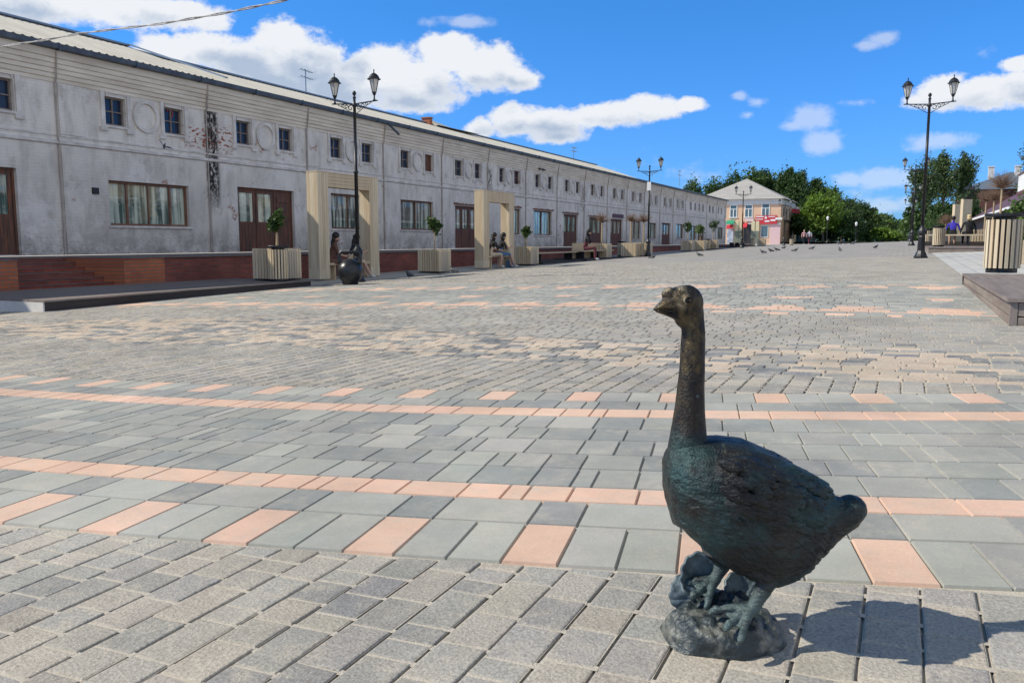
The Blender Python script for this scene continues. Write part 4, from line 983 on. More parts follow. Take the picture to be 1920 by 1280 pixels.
pollard(pa + Vector((.15, 0, 0)), .7, 1.35, .55, 'bare twiggy tree in the planter right of the person in black', 51, 220)
pq = dpt(1860, 440, 38); pollard(Vector((pq.x, pq.y, Z2)), .5, 1.55, .55, 'slim bare twiggy tree just left of the thickest bare trunk', 52, 220)
pq = dpt(1873, 440, 31); pollard(Vector((pq.x, pq.y, Z2 - .1)), .5, 1.75, .62, 'bare twiggy tree with the thickest stake, left of the white roof', 53, 260)
pq = dpt(1772, 440, 50); pollard(Vector((pq.x, pq.y, Z2)), .4, .85, .55, 'low bare twiggy tree with two stakes left of the tall wooden panels', 54, 260)
# bench with people
bp = dpt(1745, 452, 38); bz = Z2
bR = thing('bench', 'pale wooden bench on the right deck where a person in blue sits', 'bench', (bp.x, bp.y, bz), 0, 'long wooden benches')
e = dpt(1822, 440, 33); LB = 3.0
b = MB(); b.box(-.1, LB, 0, .42, .46, .52); b.build('seat', M['woodlt'], bR)
for xx in (.1, 1.5, 2.8): l = MB(); l.box(xx, xx + .06, .03, .39, 0, .459); l.build('leg', M['black'], bR)
st = dpt(1733, 455, 42)
b = MB(); b.box(0, 6, 0, 2.2, 0, .2)
sg = b.build('stage_step', M['darkdeck']); sg.location = (bp.x - .2, bp.y + 1.2, Z2); tag(sg, 'dark raised stage step behind the right bench', 'platform')
# stage panels
def panel(x0, x1, ytop, D, lb, lantern=False):
    a = dpt(x0, 445, D); c = dpt(x1, 445, D); t = dpt(x0, ytop, D); h = t.z - Z2
    w = (Vector((c.x, c.y)) - Vector((a.x, a.y))).length
    r = thing('stage_screen', lb, 'wooden screen', (a.x, a.y, Z2), math.atan2(c.y - a.y, c.x - a.x), 'tall wooden stage panels')
    n = max(3, int(w / .12)); b = MB()
    for k in range(n): b.box(w * k / n + .002, w * (k + 1) / n - .003, 0, .03, 0, h - .02)
    b.build('boards', M['woodlt'], r); b = MB(); b.box(0, w, .031, .25, 0, h); b.build('core', M['wood'], r)
    if lantern:
        f = MB(); s = .17; z0 = h + .06
        f.box(.02, w - .02, .0, .25, h, h + .05)
        cx = w * .72
        for dx, dy in ((-s, -s), (s, -s), (s, s), (-s, s)): f.box(cx + dx - .012, cx + dx + .012, .12 + dy - .012, .12 + dy + .012, z0, z0 + .45)
        f.box(cx - s - .02, cx + s + .02, .12 - s - .02, .12 + s + .02, z0 + .45, z0 + .49); f.box(cx - s, cx + s, .12 - s, .12 + s, z0, z0 + .03); f.lathe([(.2, z0 + .49), (.1, z0 + .6), (.02, z0 + .66)], 4, (cx, .12, 0), ph=.785)
        f.build('lantern', M['black'], r)
panel(1787, 1801.5, 383, 46, 'lower tall panel of pale boards behind the person in blue')
panel(1802, 1819, 373, 44, 'tallest panel of pale boards with a black lantern on top', True)
lw = dpt(1792, 455, 44)
panel(1770, 1832, 441, 41, 'low wide pale wooden front under the bench legs')
pg = ornamental(on2(1797, 458) + Vector((.2, 3, 0)), .1, 1.0, .22, 'small leafy plant before the pale panels', 71, 'leafmid')
ornamental(on2(1812, 458) + Vector((.2, 2.5, 0)), .1, 1.25, .26, 'small leafy bush between the two people on the right', 72, 'leafmid')
pq = dpt(1916, 400, 14); ornamental(Vector((pq.x + .12, pq.y, G(3, 15))), .2, .42, .34, 'leafy green shrub at the right edge above the big litter bin', 73, 'leafmid', n=900)
pq = dpt(1751, 440, 60); ornamental(Vector((pq.x, pq.y, G(2, 60))), .0, .4, .75, 'small conical evergreen behind the right bins', 74, 'leafdark', n=900, ls=.07)

# right stalls with a white roof, parallel to the street
def right_stalls():
    V = 5.5; ez = CAMZ + 2.35
    r = thing('market_pavilion', 'dark brown timber market stalls with a white marked fascia at the right edge', 'building', (V, 30, 0), worldbuilt=True)
    ya, yb = 18, 51
    w = MB(); w.box(V + .5, V + 6, ya, yb, 0, ez); w.build('wall', mat('dark_brown_boards', (.06, .03, .025), .7, 0, (.03, .018, .016), 2, stretch=(1, 6, 1)), r)
    for k in range(9):
        y = ya + 1 + k * 3.6; c = MB(); c.box(V + .15, V + .3, y, y + .15, 0, ez - .02); c.build('post', M['frame'], r)
        d = MB(); d.box(V + .46, V + .498, y + .5, y + 2.8, CAMZ + .1, CAMZ + 1.6); d.build('shutter', mat('stall_glass', (.02, .02, .025), .15), r)
    f = MB(); f.box(V - .34, V - .22, ya, yb, ez - .02, ez + .16); f.build('fascia', mat('brown_fascia', (.12, .045, .035), .6), r)
    f = MB(); f.box(V - .30, V - .24, ya, yb, ez + .161, ez + 1.02); f.build('white_fascia', mat('white_fascia_paint', (.80, .79, .76), .6, 0, (.20, .19, .19), 2.6, ramp=(.68, .70), stretch=(1, .3, 3)), r)
    f = MB(); f.box(V - .36, V - .18, ya - .05, yb + .05, ez + 1.021, ez + 1.08); f.build('cap_board', M['frame'], r)
    rf = MB(); rf.add([(V - .23, ya, ez + .9), (V - .23, yb, ez + .9), (V + 3.2, yb, ez + 1.9), (V + 3.2, ya, ez + 1.9), (V + 6.5, yb, ez + .25), (V + 6.5, ya, ez + .25)], [(0, 1, 2, 3), (3, 2, 4, 5), (1, 4, 2)])
    rf.build('roof', M['roof'], r)
    # brown lower continuation
    r2 = thing('brown_pavilion', 'brown metal roofed pavilion behind the bare trees on the right', 'building', (V, 70, 0), worldbuilt=True)
    w = MB(); w.box(V + .2, V + 7, 53, 88, 0, ez - .5); w.build('wall', mat('brown_wall', (.05, .03, .028), .7), r2)
    rf = MB(); rf.add([(V - .4, 52.6, ez - .5), (V - .4, 88.4, ez - .5), (V + 3.5, 88.4, ez + 1.9), (V + 3.5, 52.6, ez + 1.9), (V + 7.4, 88.4, ez - .5), (V + 7.4, 52.6, ez - .5)], [(0, 1, 2, 3), (3, 2, 4, 5), (0, 3, 5), (1, 4, 2)])
    rf.build('roof', mat('brown_sheet_roof', (.15, .065, .055), .5, 0, (.11, .05, .045), 2), r2)
    g = MB(); g.box(V - .5, V - .41, 52.6, 88.4, ez - .62, ez - .49); g.build('gutter', M['whitebox'], r2)
right_stalls()
def hip(name, lb, x0, x1, y0, y1, zb, ze, zr, wallm, roofm, ov=.5, cat='building', wins=None):
    r = thing(name, lb, cat, ((x0 + x1) / 2, y0, zb), worldbuilt=True)
    w = MB(); w.box(x0, x1, y0, y1, zb - 1, ze); w.build('wall', wallm, r)
    cx, cy = (x0 + x1) / 2, (y0 + y1) / 2; hw, hl = (x1 - x0) / 2, (y1 - y0) / 2; d = min(hw, hl)
    a = (cx, cy - (hl - d), zr); b_ = (cx, cy + (hl - d), zr)
    if hw > hl: a = (cx - (hw - d), cy, zr); b_ = (cx + (hw - d), cy, zr)
    q = [(x0 - ov, y0 - ov, ze), (x1 + ov, y0 - ov, ze), (x1 + ov, y1 + ov, ze), (x0 - ov, y1 + ov, ze)]
    m_ = MB()
    if hw > hl: m_.add(q + [a, b_], [(0, 1, 5, 4), (1, 2, 5), (2, 3, 4, 5), (3, 0, 4), (3, 2, 1, 0)])
    else: m_.add(q + [a, b_], [(0, 1, 4), (1, 2, 5, 4), (2, 3, 5), (3, 0, 4, 5), (3, 2, 1, 0)])
    ro = m_.build('roof', roofm, r); return r, ro
c = dpt(1866, 400, 120)
hb, ro = hip('red_brick_house', 'dark red brick house with blue grey roof and pale chimneys, behind the pavilion', c.x - 4.5, c.x + 9, c.y, c.y + 14, .9, dpt(1830, 354, 119).z, dpt(1866, 325, 128).z, brickmat('dark_red_wall', (.13, .035, .03), (.10, .03, .028), (.10, .07, .06), 4, ax=(0, 2)), mat('blue_grey_roof', (.13, .17, .22), .5, 0, (.10, .13, .17), 1))
for xx in (-.8, 2.6):
    zc_ = dpt(1866, 315, 126).z; m_ = MB(); m_.box(c.x + xx, c.x + xx + .75, c.y + 5, c.y + 5.9, CAMZ + 7, zc_); m_.box(c.x + xx - .08, c.x + xx + .83, c.y + 4.92, c.y + 5.98, zc_, zc_ + .15); m_.build('chimney', M['plaster'], ro, org=hb.location)

# ------------------------------------------------------------------ peach house
def peach():
    D = 148; c = dpt(1462, 452, D); X1, Y0 = c.x, c.y; W = 14.5; X0 = X1 - W; zb = G(-13, 80) - .3
    ze = dpt(1462, 382.5, D).z; zr = dpt(1388, 334, D + 8).z
    r, ro = hip('peach_house', 'two storey peach and pink corner house with a grey hipped roof and red shop signs', X0, X1, Y0, Y0 + 20, zb, ze + .95, zr, mat('peach_paint', (.74, .50, .33), .8, 0, (.66, .44, .30), .5), mat('grey_slate_roof', (.42, .40, .37), .8, 0, (.33, .32, .30), 1.5, stretch=(.4, 1, 3)), .7)
    O = r.location; px = lambda x: X0 + (x - (1462 - W * 10.9)) / 10.9
    def xx(x): return X1 + (x - 1462) / 10.9
    def zz(y): return dpt(1420, y, D).z
    m_ = MB(); m_.box(X0 - .12, X1 + .12, Y0 - .12, Y0 + 20.1, ze - .0, ze + .945); m_.build('frieze', M['white'], r)
    m_ = MB(); m_.box(xx(1443), X1 + .03, Y0 - .04, Y0 - .003, zb, zz(420)); m_.build('pink_front', mat('pink_paint', (.72, .50, .50), .8), r)
    m_ = MB(); m_.box(X0 - .05, X1 + .06, Y0 - .10, Y0 - .045, zz(421), zz(418)); m_.build('string_course', M['white'], r)
    gl = mat('house_glass', (.10, .16, .19), .08)
    for (a, b_) in ((1367, 1378.5), (1395.5, 1408), (1427.5, 1440)):
        f = MB(); z0, z1 = zz(406), zz(382.5 if a > 1420 else 384); x0, x1 = xx(a), xx(b_)
        f.box(x0 - .12, x0, Y0 - .08, Y0 - .004, z0, z1); f.box(x1, x1 + .12, Y0 - .08, Y0 - .004, z0, z1); f.box(x0 - .12, x1 + .12, Y0 - .08, Y0 - .004, z1, z1 + .15); f.box(x0 - .2, x1 + .2, Y0 - .16, Y0 - .004, z0 - .15, z0)
        xm = (x0 + x1) / 2; f.box(xm - .07, xm + .07, Y0 - .07, Y0 - .025, z0, z0 + (z1 - z0) * .66); f.box(x0, x1, Y0 - .072, Y0 - .02, z0 + (z1 - z0) * .66, z0 + (z1 - z0) * .66 + .1)
        fo = f.build('window', M['whitebox'], r); g = MB(); g.box(x0, x1, Y0 - .02, Y0 - .006, z0, z1); g.build('pane', gl, fo, org=O)
    f = MB(); x0, x1, z0, z1 = xx(1427), xx(1439), zz(444), zz(424)
    f.box(x0 - .1, x1 + .1, Y0 - .07, Y0 - .05, z0 - .1, z1 + .1); fo = f.build('window', M['whitebox'], r); g = MB(); g.box(x0, x1, Y0 - .075, Y0 - .072, z0, z1); g.build('pane', gl, fo, org=O)
    d = MB(); d.box(xx(1394), xx(1408), Y0 - .1, Y0 - .005, zb, zz(420)); d.build('door', mat('dark_door', (.035, .03, .03), .4), r)
    d = MB(); d.box(xx(1362), xx(1374), Y0 - .1, Y0 - .005, zb, zz(428)); d.build('shop_front', mat('white_poster', (.62, .66, .72), .5, 0, (.2, .25, .35), 1.2), r)
    stc = mat('cream_stone', (.62, .55, .36), .8); stg = mat('green_grey_stone', (.17, .19, .15), .8)
    for x in (1377.5, 1385.5, 1408.5, 1416.5):
        d = MB(); d.box(xx(x), xx(x + 6.5), Y0 - .35, Y0 - .004, zz(433), zz(414)); d.build('pillar', stc, r)
        d = MB(); d.box(xx(x) - .05, xx(x + 6.5) + .05, Y0 - .42, Y0 - .004, zb, zz(433)); d.build('pillar_base', stg, r)
    red = mat('red_sign', (.55, .035, .05), .5); grn = mat('green_awning', (.02, .30, .16), .6); wht = M['whitebox']
    def awn(a, b_, y0, y1, mt, dp=1.2, nm='awning'):
        d = MB(); d.add([(xx(a), Y0 - .01, zz(y0)), (xx(b_), Y0 - .01, zz(y0)), (xx(b_), Y0 - dp, zz(y1)), (xx(a), Y0 - dp, zz(y1)), (xx(a), Y0 - dp, zz(y1) - .15), (xx(b_), Y0 - dp, zz(y1) - .15)], [(0, 1, 2, 3), (3, 2, 5, 4)]); d.build(nm, mt, r)
    awn(1361, 1376, 412, 418, grn); awn(1362, 1374, 420, 427, red); awn(1392, 1401, 417, 425, red)
    s = MB(); s.box(xx(1416), xx(1456), Y0 - .3, Y0 - .12, zz(420), zz(404)); so = s.build('sign_board', red, r)
    l = MB()      # pale unreadable strokes on the red sign
    for (a, b_, y0, y1) in ((1417, 1431, 405, 407), (1433, 1437, 406, 410), (1440, 1452, 405.5, 407), (1433, 1442, 413, 416), (1444, 1453, 411, 414.5), (1417, 1430, 410, 411.5)):
        l.box(xx(a), xx(b_), Y0 - .33, Y0 - .302, zz(y1), zz(y0))
    l.build('sign_strokes', wht, so, org=O)
    s = MB(); s.box(xx(1396), xx(1412), Y0 - .25, Y0 - .12, zz(414.5), zz(409)); s.build('small_sign', mat('pale_sign', (.66, .42, .42), .6, 0, (.7, .66, .64), 2), r)
    s = MB(); s.box(xx(1453), X1 + .3, Y0 - .4, Y0 - .05, zz(412), zz(408)); s.build('lightbox', wht, r)
    # shaded side: windows
    for k in range(4):
        y = Y0 + 2.5 + 4.4 * k; f = MB(); f.box(X1 + .004, X1 + .05, y, y + 1.4, zz(406), zz(386)); fo = f.build('window', M['white'], r)
        g = MB(); g.box(X1 + .051, X1 + .06, y + .12, y + 1.28, zz(405), zz(387)); g.build('pane', gl, fo, org=O)
    f = MB(); f.box(X1 + .01, X1 + .4, Y0 + 4, Y0 + 18, zz(413), zz(411)); f.build('canopy', M['gutter'], r)
    # teal kiosk beyond
    k = thing('teal_kiosk', 'teal painted kiosk in the shade between the peach house and the trees', 'kiosk', (X1 + 1.2, Y0 + 14, zb), 0)
    b = MB(); b.box(0, 2.6, 0, 3, 0, 2.6); b.box(-.15, 2.75, -.15, 3.15, 2.6, 2.75); b.build('walls', mat('teal_paint', (.05, .20, .20), .6), k)
    b = MB(); b.box(.4, 2.2, -.03, -.003, 1.0, 2.1); b.build('window', gl, k)
    # flag
    fl = thing('flag', 'small white blue and red flag on the shaded side of the peach house', 'flag', (X1 + .1, Y0 + 6, zz(395)), 0)
    p_ = MB(); p_.tube([(0, 0, -.2), (1.1, -.3, 1.0)], .04, 6); p_.build('pole', M['black'], fl)
    for j, cc in enumerate(((.65, .62, .62), (.45, .05, .08), (.45, .06, .08))):
        p_ = MB(); n = 8; vs = []
        for q in range(n + 1):
            t = q / n; xq = 1.0 + 1.5 * t; vs += [(xq, -.3 + .12 * math.sin(t * 7), .95 - .38 * j - .2 * t), (xq, -.3 + .12 * math.sin(t * 7 + .4), .95 - .38 * (j + 1) - .2 * t)]
        p_.add(vs, [(2 * q, 2 * q + 1, 2 * q + 3, 2 * q + 2) for q in range(n)]); o = p_.build('stripe', cloth('flag_stripe', cc), fl); sm = o.modifiers.new('s', 'SOLIDIFY'); sm.thickness = .01
peach()

# ------------------------------------------------------------------ trees
def tree(x, ytop, hw, D, kind, lb, seed, n=4200, low=.28, ls=None, taper=1.0, name='tree', grp='trees at the end of the square'):
    p = dpt(x, 452, D); zg = G(p.x, p.y); top = dpt(x, ytop, D).z; H = top - zg; rx = hw * 1.22 / F * D
    r = thing(name, lb, 'tree', (p.x, p.y, zg), 0, grp)
    rr = random.Random(seed); b = MB(); tr = max(.1, H * .018)
    b.tube([(0, 0, -.2), (rr.uniform(-.1, .1), 0, H * .3), (0, rr.uniform(-.2, .2), H * .85)], [tr * 1.3, tr, tr * .25], 8)
    for k in range(9):
        t = rr.uniform(0, 6.28); z = H * rr.uniform(.28, .7); L_ = rx * rr.uniform(.5, .85)
        b.tube([(0, 0, z), (L_ * .5 * math.cos(t), L_ * .5 * math.sin(t), z + L_ * .45), (L_ * math.cos(t), L_ * math.sin(t), z + L_ * .8)], [tr * .45, tr * .28, tr * .1], 5)
    b.build('trunk', M['bark'], r)
    c = MB(); z0 = H * low; ls = ls or max(.13, D * .00125)
    # several lobes give an uneven outline
    lobes = [(0, 0, (z0 + H) / 2, 1, (H - z0) / 2 * .92)]
    for k in range(6):
        t = rr.uniform(0, 6.28); h = rr.uniform(.2, .92); w = (1 - abs(h - .4) * taper) * .62
        lobes.append((rx * w * math.cos(t), rx * w * math.sin(t), z0 + (H - z0) * h * .88, rr.uniform(.32, .5), (H - z0) * rr.uniform(.13, .2)))
    for i, (lx, ly, lz, s, rz) in enumerate(lobes):
        nn = int(n * .46) if i == 0 else int(n * .09)
        crown_leaves(c, lx, ly, lz, rx * (.78 if i == 0 else s), rx * (.78 if i == 0 else s), rz, nn, ls, seed * 11 + i, .6 if i == 0 else .1)
    c.build('crown', M[kind], r, fix=False); return r
T = [(1296, 328, 26, 185, 'leafdark', 'dark tree furthest left behind the trading row roof'), (1335, 322, 26, 190, 'leafdark', 'dark tree behind the trading row, right of the furthest left one'),
     (1368, 308, 28, 195, 'leafdark', 'tall dark tree behind the left slope of the peach house roof'), (1402, 306, 28, 192, 'leafmid', 'mid green tree directly behind the peach house ridge'),
     (1436, 308, 28, 196, 'leafdark', 'dark tree behind the right slope of the peach house roof'), (1466, 306, 26, 190, 'leafdark', 'tall dark tree above the peach house front corner'),
     (1492, 312, 26, 185, 'leafdark', 'dark tree above the shaded side of the peach house'), (1526, 328, 26, 188, 'leafdark', 'dark tree between the peach house and the lime tree top'),
     (1552, 336, 24, 200, 'leafdark', 'dark tree rising just behind the lime green tree'), (1543, 350, 44, 150, 'leaflime', 'bright lime green tree right of the peach house'),
     (1578, 362, 36, 165, 'leafdark', 'dark tree right behind the lime green tree'), (1606, 370, 28, 175, 'leafdark', 'dark alley tree in the middle of the far gap'),
     (1630, 392, 26, 185, 'leafmid', 'lower mid green alley tree left of the sky gap'), (1652, 402, 24, 200, 'leafmid', 'pale alley tree next to the sky gap'),
     (1672, 415, 24, 230, 'leafdark', 'small distant dark tree closing the street'), (1594, 400, 30, 150, 'leafdark', 'low dark tree shading the far path'),
     (1510, 385, 34, 160, 'leafdark', 'low dark tree shading the teal kiosk'), (1560, 400, 34, 155, 'leafdark', 'low dark tree under the lime green tree')]
for i, (x, yt, hw, D, kd, lb) in enumerate(T):
    tree(x, yt, hw, D, kd, lb, 100 + i, n=7500 if D < 160 else 10500, low=.10 if D > 150 else .16)
TB = [(1655, 425, 26, 150, 'leaflime', 'bright green bush in the middle of the street end'), (1684, 432, 18, 160, 'leafmid', 'green bush right of the bright one at the street end'), (1632, 428, 18, 165, 'leafmid', 'green bush left of the bright one at the street end')]
for i, (x, yt, hw, D, kd, lb) in enumerate(TB): tree(x, yt, hw, D, kd, lb, 140 + i, n=2600, low=.02, name='bush', grp='bushes at the street end')
TR = [(1728, 290, 30, 105, 'leafbirch', 'tall birch behind the nearest right lamp pole'), (1764, 276, 30, 108, 'leafbirch', 'tallest birch right of the nearest right lamp pole'), (1801, 274, 26, 110, 'leafbirch', 'loose birch with drooping outer twigs, rightmost of the birch group'),
      (1725, 380, 34, 95, 'leafdark', 'dense low tree at the foot of the birches'), (1765, 372, 34, 92, 'leafdark', 'dense dark tree behind the tall wooden panels'), (1808, 362, 26, 98, 'leafdark', 'dark tree between the panels and the brick house'),
      (1705, 405, 20, 120, 'leafmid', 'small green tree left of the birches'), (1922, 242, 26, 115, 'leafbirch', 'birch cut by the right edge above the white roof')]
for i, (x, yt, hw, D, kd, lb) in enumerate(TR):
    tree(x, yt, hw, D, kd, lb, 160 + i, n=6000 if i < 3 else 4200, low=.30 if i < 3 else .04, name='birch' if 'birch' in kd else 'tree', ls=.13 if i < 3 or i == 7 else .17, grp='trees behind the right side')
fw = MB(); crown_leaves(fw, 0, 0, 3, 60, 8, 5, 5200, .9, 5, .1); o = fw.build('woods', M['leafdark'], fix=False); pq = dpt(1640, 452, 300); o.location = (pq.x - 10, pq.y, G(0, 80)); o.rotation_euler = (0, 0, 0); o['kind'] = 'stuff'; tag(o, 'low band of distant dark woods closing the end of the street', 'woods')
# park floor beyond the square
b = MB(); zz_ = G(-13, 80) - .0; b.add([(-60, 155, zz_ + .2), (60, 155, zz_ + .62), (60, 600, zz_ + .62), (-60, 600, zz_ + .2)], [(0, 1, 2, 3)]); structure(b.build('park_ground', mat('dark_grass', (.04, .07, .02), .9, 0, (.06, .09, .03), .3)))

# ------------------------------------------------------------------ people
def figure(name_label, loc, rz, J, E, mats, hair=None, group=None, scale=1.0, extra=None):
    """J: joint -> (pos, radius); E: (a, b, material index); one continuous skinned body"""
    root = thing('person', name_label, 'person', loc, rz, group); root.scale = (scale,) * 3
    names = list(J); idx = {n: i for i, n in enumerate(names)}
    me = bpy.data.meshes.new('body'); me.from_pydata([J[n][0] for n in names], [(idx[a], idx[b]) for a, b, _ in E], [])
    o = bpy.data.objects.new('tmp', me); C.objects.link(o); md = o.modifiers.new('skin', 'SKIN'); md.use_smooth_shade = True
    for i, n in enumerate(names):
        r = J[n][1]; v = me.skin_vertices[0].data[i]; v.radius = r if isinstance(r, tuple) else (r, r); v.use_root = (n == 'pelvis')
    sb = o.modifiers.new('sub', 'SUBSURF'); sb.levels = 1; sb.render_levels = 1
    dg = bpy.context.evaluated_depsgraph_get(); m2 = bpy.data.meshes.new_from_object(o.evaluated_get(dg)); bpy.data.objects.remove(o)
    m2.materials.clear()
    for m_ in mats: m2.materials.append(m_)
    segs = [(Vector(J[a][0]), Vector(J[b][0]), mi, (J[a][1][0] if isinstance(J[a][1], tuple) else J[a][1])) for a, b, mi in E]
    for p in m2.polygons:
        c = p.center; best = 9; bi = 0
        for a, b, mi, r in segs:
            ab = b - a; t = max(0, min(1, (c - a).dot(ab) / max(ab.length_squared, 1e-6))); d = (c - (a + ab * t)).length - r * .6
            if d < best: best = d; bi = mi
        p.material_index = bi; p.use_smooth = True
    body = bpy.data.objects.new('body', m2); C.objects.link(body); body.parent = root; m2.name = 'body'
    if hair:
        h = MB()
        for (c, r) in hair[1]: h.ell(c, r, n=12, m=8)
        h.build('hair', hair[0], root, smooth=True)
    return root
def sitting(lean=.12, arm='lap', headf=.04, legs=.42, crossed=0):
    z0 = .50; f = lean
    J = {'pelvis': ((0, 0, z0), (.15, .11)), 'waist': ((0, f * .35, z0 + .17), (.125, .09)), 'chest': ((0, f * .8, z0 + .36), (.155, .10)), 'neckb': ((0, f, z0 + .48), .06), 'neck': ((0, f + headf * .4, z0 + .54), .045),
         'head': ((0, f + headf + .01, z0 + .64), (.075, .09)), 'crown': ((0, f + headf, z0 + .73), (.06, .07))}
    E = [('pelvis', 'waist', 1), ('waist', 'chest', 0), ('chest', 'neckb', 0), ('neckb', 'neck', 2), ('neck', 'head', 2), ('head', 'crown', 2)]
    for s, n in ((-1, 'l'), (1, 'r')):
        kx = s * (.10 if not crossed else .03); ky = .44; fy = legs + (.12 if crossed and s > 0 else 0)
        J['hip' + n] = ((s * .09, .03, z0 - .01), .095); J['knee' + n] = ((kx, ky, z0 + .02), .06); J['ankle' + n] = ((kx, fy, .10), .04); J['toe' + n] = ((kx, fy + .15, .05), .035)
        E += [('pelvis', 'hip' + n, 1), ('hip' + n, 'knee' + n, 1), ('knee' + n, 'ankle' + n, 3), ('ankle' + n, 'toe' + n, 4)]
        J['sh' + n] = ((s * .18, f, z0 + .44), .055)
        if arm == 'lap': el, wr, ha = (s * .22, f + .08, z0 + .20), (s * .10, f + .26, z0 + .14), (s * .05, f + .33, z0 + .15)
        elif arm == 'phone': el, wr, ha = (s * .22, f + .08, z0 + .20), (s * .10, f + .28, z0 + .28), (s * .05, f + .34, z0 + .32)
        else: el, wr, ha = (s * .27, f - .02, z0 + .20), (s * .30, f + .05, z0 + .0), (s * .30, f + .09, z0 - .05)
        J['el' + n] = (el, .042); J['wr' + n] = (wr, .028); J['ha' + n] = (ha, (.032, .018))
        E += [('chest', 'sh' + n, 0), ('sh' + n, 'el' + n, 5), ('el' + n, 'wr' + n, 6), ('wr' + n, 'ha' + n, 2)]
    return J, E
def mset(top, bottom, shin=None, sleeve=None, fore=None): return [top, bottom, M['skin'], shin or M['skin'], M['shoe'], sleeve or top, fore or M['skin']]
z0 = .50
def longhair(f, hf, col, L=.3):
    return (col, [((0, f + hf - .025, z0 + .70), (.095, .105, .10)), ((0, f + hf - .085, z0 + .60), (.085, .05, .12)), ((0, f - .07, z0 + .44), (.09, .045, L * .6))])
salmon = cloth('brown_top', (.17, .085, .065)); beige = cloth('pale_trousers', (.55, .50, .45)); blk = cloth('black_cloth', (.015, .015, .018)); navy = cloth('navy_dress', (.03, .035, .06)); blue = cloth('royal_blue_shirt', (.05, .035, .42)); pinkc = cloth('pink_shirt', (.65, .36, .38)); wh = cloth('white_shirt', (.75, .74, .74)); maroon = cloth('maroon_trousers', (.14, .04, .05)); bagm = cloth('blue_bag', (.10, .20, .38)); tan = cloth('cream_shorts', (.62, .52, .38))
pl = P1.location
J, E = sitting(.14, 'lap', .05); figure('woman in a brown top sitting left on the bench of the near portal', pl + Vector((-.20, .72, 0)), R(-50), J, E, mset(salmon, salmon), longhair(.14, .05, M['hair']), 'people sitting in the portals', 1.0)
J, E = sitting(.22, 'phone', .06, .52, 1); figure('woman with long dark hair leaning forward behind the near lamp pole, white shoes', pl + Vector((-.14, 1.45, 0)), R(-50), J, E, mset(navy, tan), longhair(.22, .06, M['hair'], .36), 'people sitting in the portals', .97)
pl = P2.location
J, E = sitting(.16, 'lap', .05, .40); figure('dark haired woman in cream shorts in the farther portal', pl + Vector((-.15, .75, 0)), R(-45), J, E, mset(blk, tan), longhair(.16, .05, M['hair']), 'people sitting in the portals', 1.0)
J, E = sitting(.18, 'phone', .05, .5, 1); figure('second seated person with a blue bag in the farther portal', pl + Vector((-.10, 1.35, 0)), R(-50), J, E, mset(blk, bagm), longhair(.18, .05, M['hair'], .2), 'people sitting in the portals', 1.0)
bg_ = MB(); bg_.box(-.13, .13, -.09, .09, .0, .26); bg_.tube([(-.08, 0, .26), (-.05, 0, .36), (.05, 0, .36), (.08, 0, .26)], .012, 6); o = bg_.build('handbag', bagm, bevel=.02); o.location = pl + Vector((.1, 1.95, .46 - .46)); tag(o, 'blue bag beside the seated person in the farther portal', 'bag')
J, E = sitting(.16, 'lap', .04, .46); pw = gpt(1107, 491); figure('woman in dark clothes and maroon trousers sitting alone on the slatted bench', (pw.x - .35, pw.y + .2, pw.z + .05), R(-80), J, E, mset(blk, maroon, maroon), longhair(.16, .04, M['hair'], .2), None, 1.05)
# right bench people, seen from behind
J, E = sitting(.10, 'side', .03); qb = bR.location
q_ = dpt(1786.5, 440, 1); 
def at_line(x, yv): r, _ = ray(x, 440); t = yv / r.y; return r.x * t
figure('person in royal blue shirt seen from behind on the right bench', (at_line(1786.5, qb.y + .2), qb.y + .2, qb.z + .03), 0, J, E, mset(blue, blk, None, blue), (M['hair'], [((0, .10, z0 + .70), (.09, .10, .10))]), 'people on the right bench', 1.02)
J, E = sitting(.10, 'side', .02); figure('blond person in black seen from behind on the right bench', (at_line(1817, qb.y + .2), qb.y + .2, qb.z + .03), .25, J, E, mset(blk, blk, blk, blk, blk), (M['blond'], [((0, .10, z0 + .685), (.092, .10, .09)), ((0, .05, z0 + .60), (.10, .06, .08))]), 'people on the right bench', 1.08)
def standing(st=.16):
    J = {'pelvis': ((0, 0, .92), (.15, .11)), 'waist': ((0, 0, 1.08), (.13, .10)), 'chest': ((0, 0, 1.30), (.17, .11)), 'neckb': ((0, 0, 1.43), .06), 'neck': ((0, 0, 1.49), .05), 'head': ((0, .01, 1.58), (.075, .09)), 'crown': ((0, 0, 1.67), (.06, .07))}
    E = [('pelvis', 'waist', 0), ('waist', 'chest', 0), ('chest', 'neckb', 0), ('neckb', 'neck', 2), ('neck', 'head', 2), ('head', 'crown', 2)]
    for s, n in ((-1, 'l'), (1, 'r')):
        J['hip' + n] = ((s * .09, 0, .88), .10); J['knee' + n] = ((s * .09, s * st * .5 + .03, .48), .065); J['ankle' + n] = ((s * .09, s * st, .09), .04); J['toe' + n] = ((s * .10, s * st + .14, .04), .035)
        E += [('pelvis', 'hip' + n, 1), ('hip' + n, 'knee' + n, 1), ('knee' + n, 'ankle' + n, 3), ('ankle' + n, 'toe' + n, 4)]
        J['sh' + n] = ((s * .20, 0, 1.38), .06); J['el' + n] = ((s * .25, -s * .06, 1.12), .045); J['wr' + n] = ((s * .26, -s * .02 + .06, .90), .03); J['ha' + n] = ((s * .26, .08, .82), (.035, .02))
        E += [('chest', 'sh' + n, 0), ('sh' + n, 'el' + n, 5), ('el' + n, 'wr' + n, 6), ('wr' + n, 'ha' + n, 2)]
    return J, E
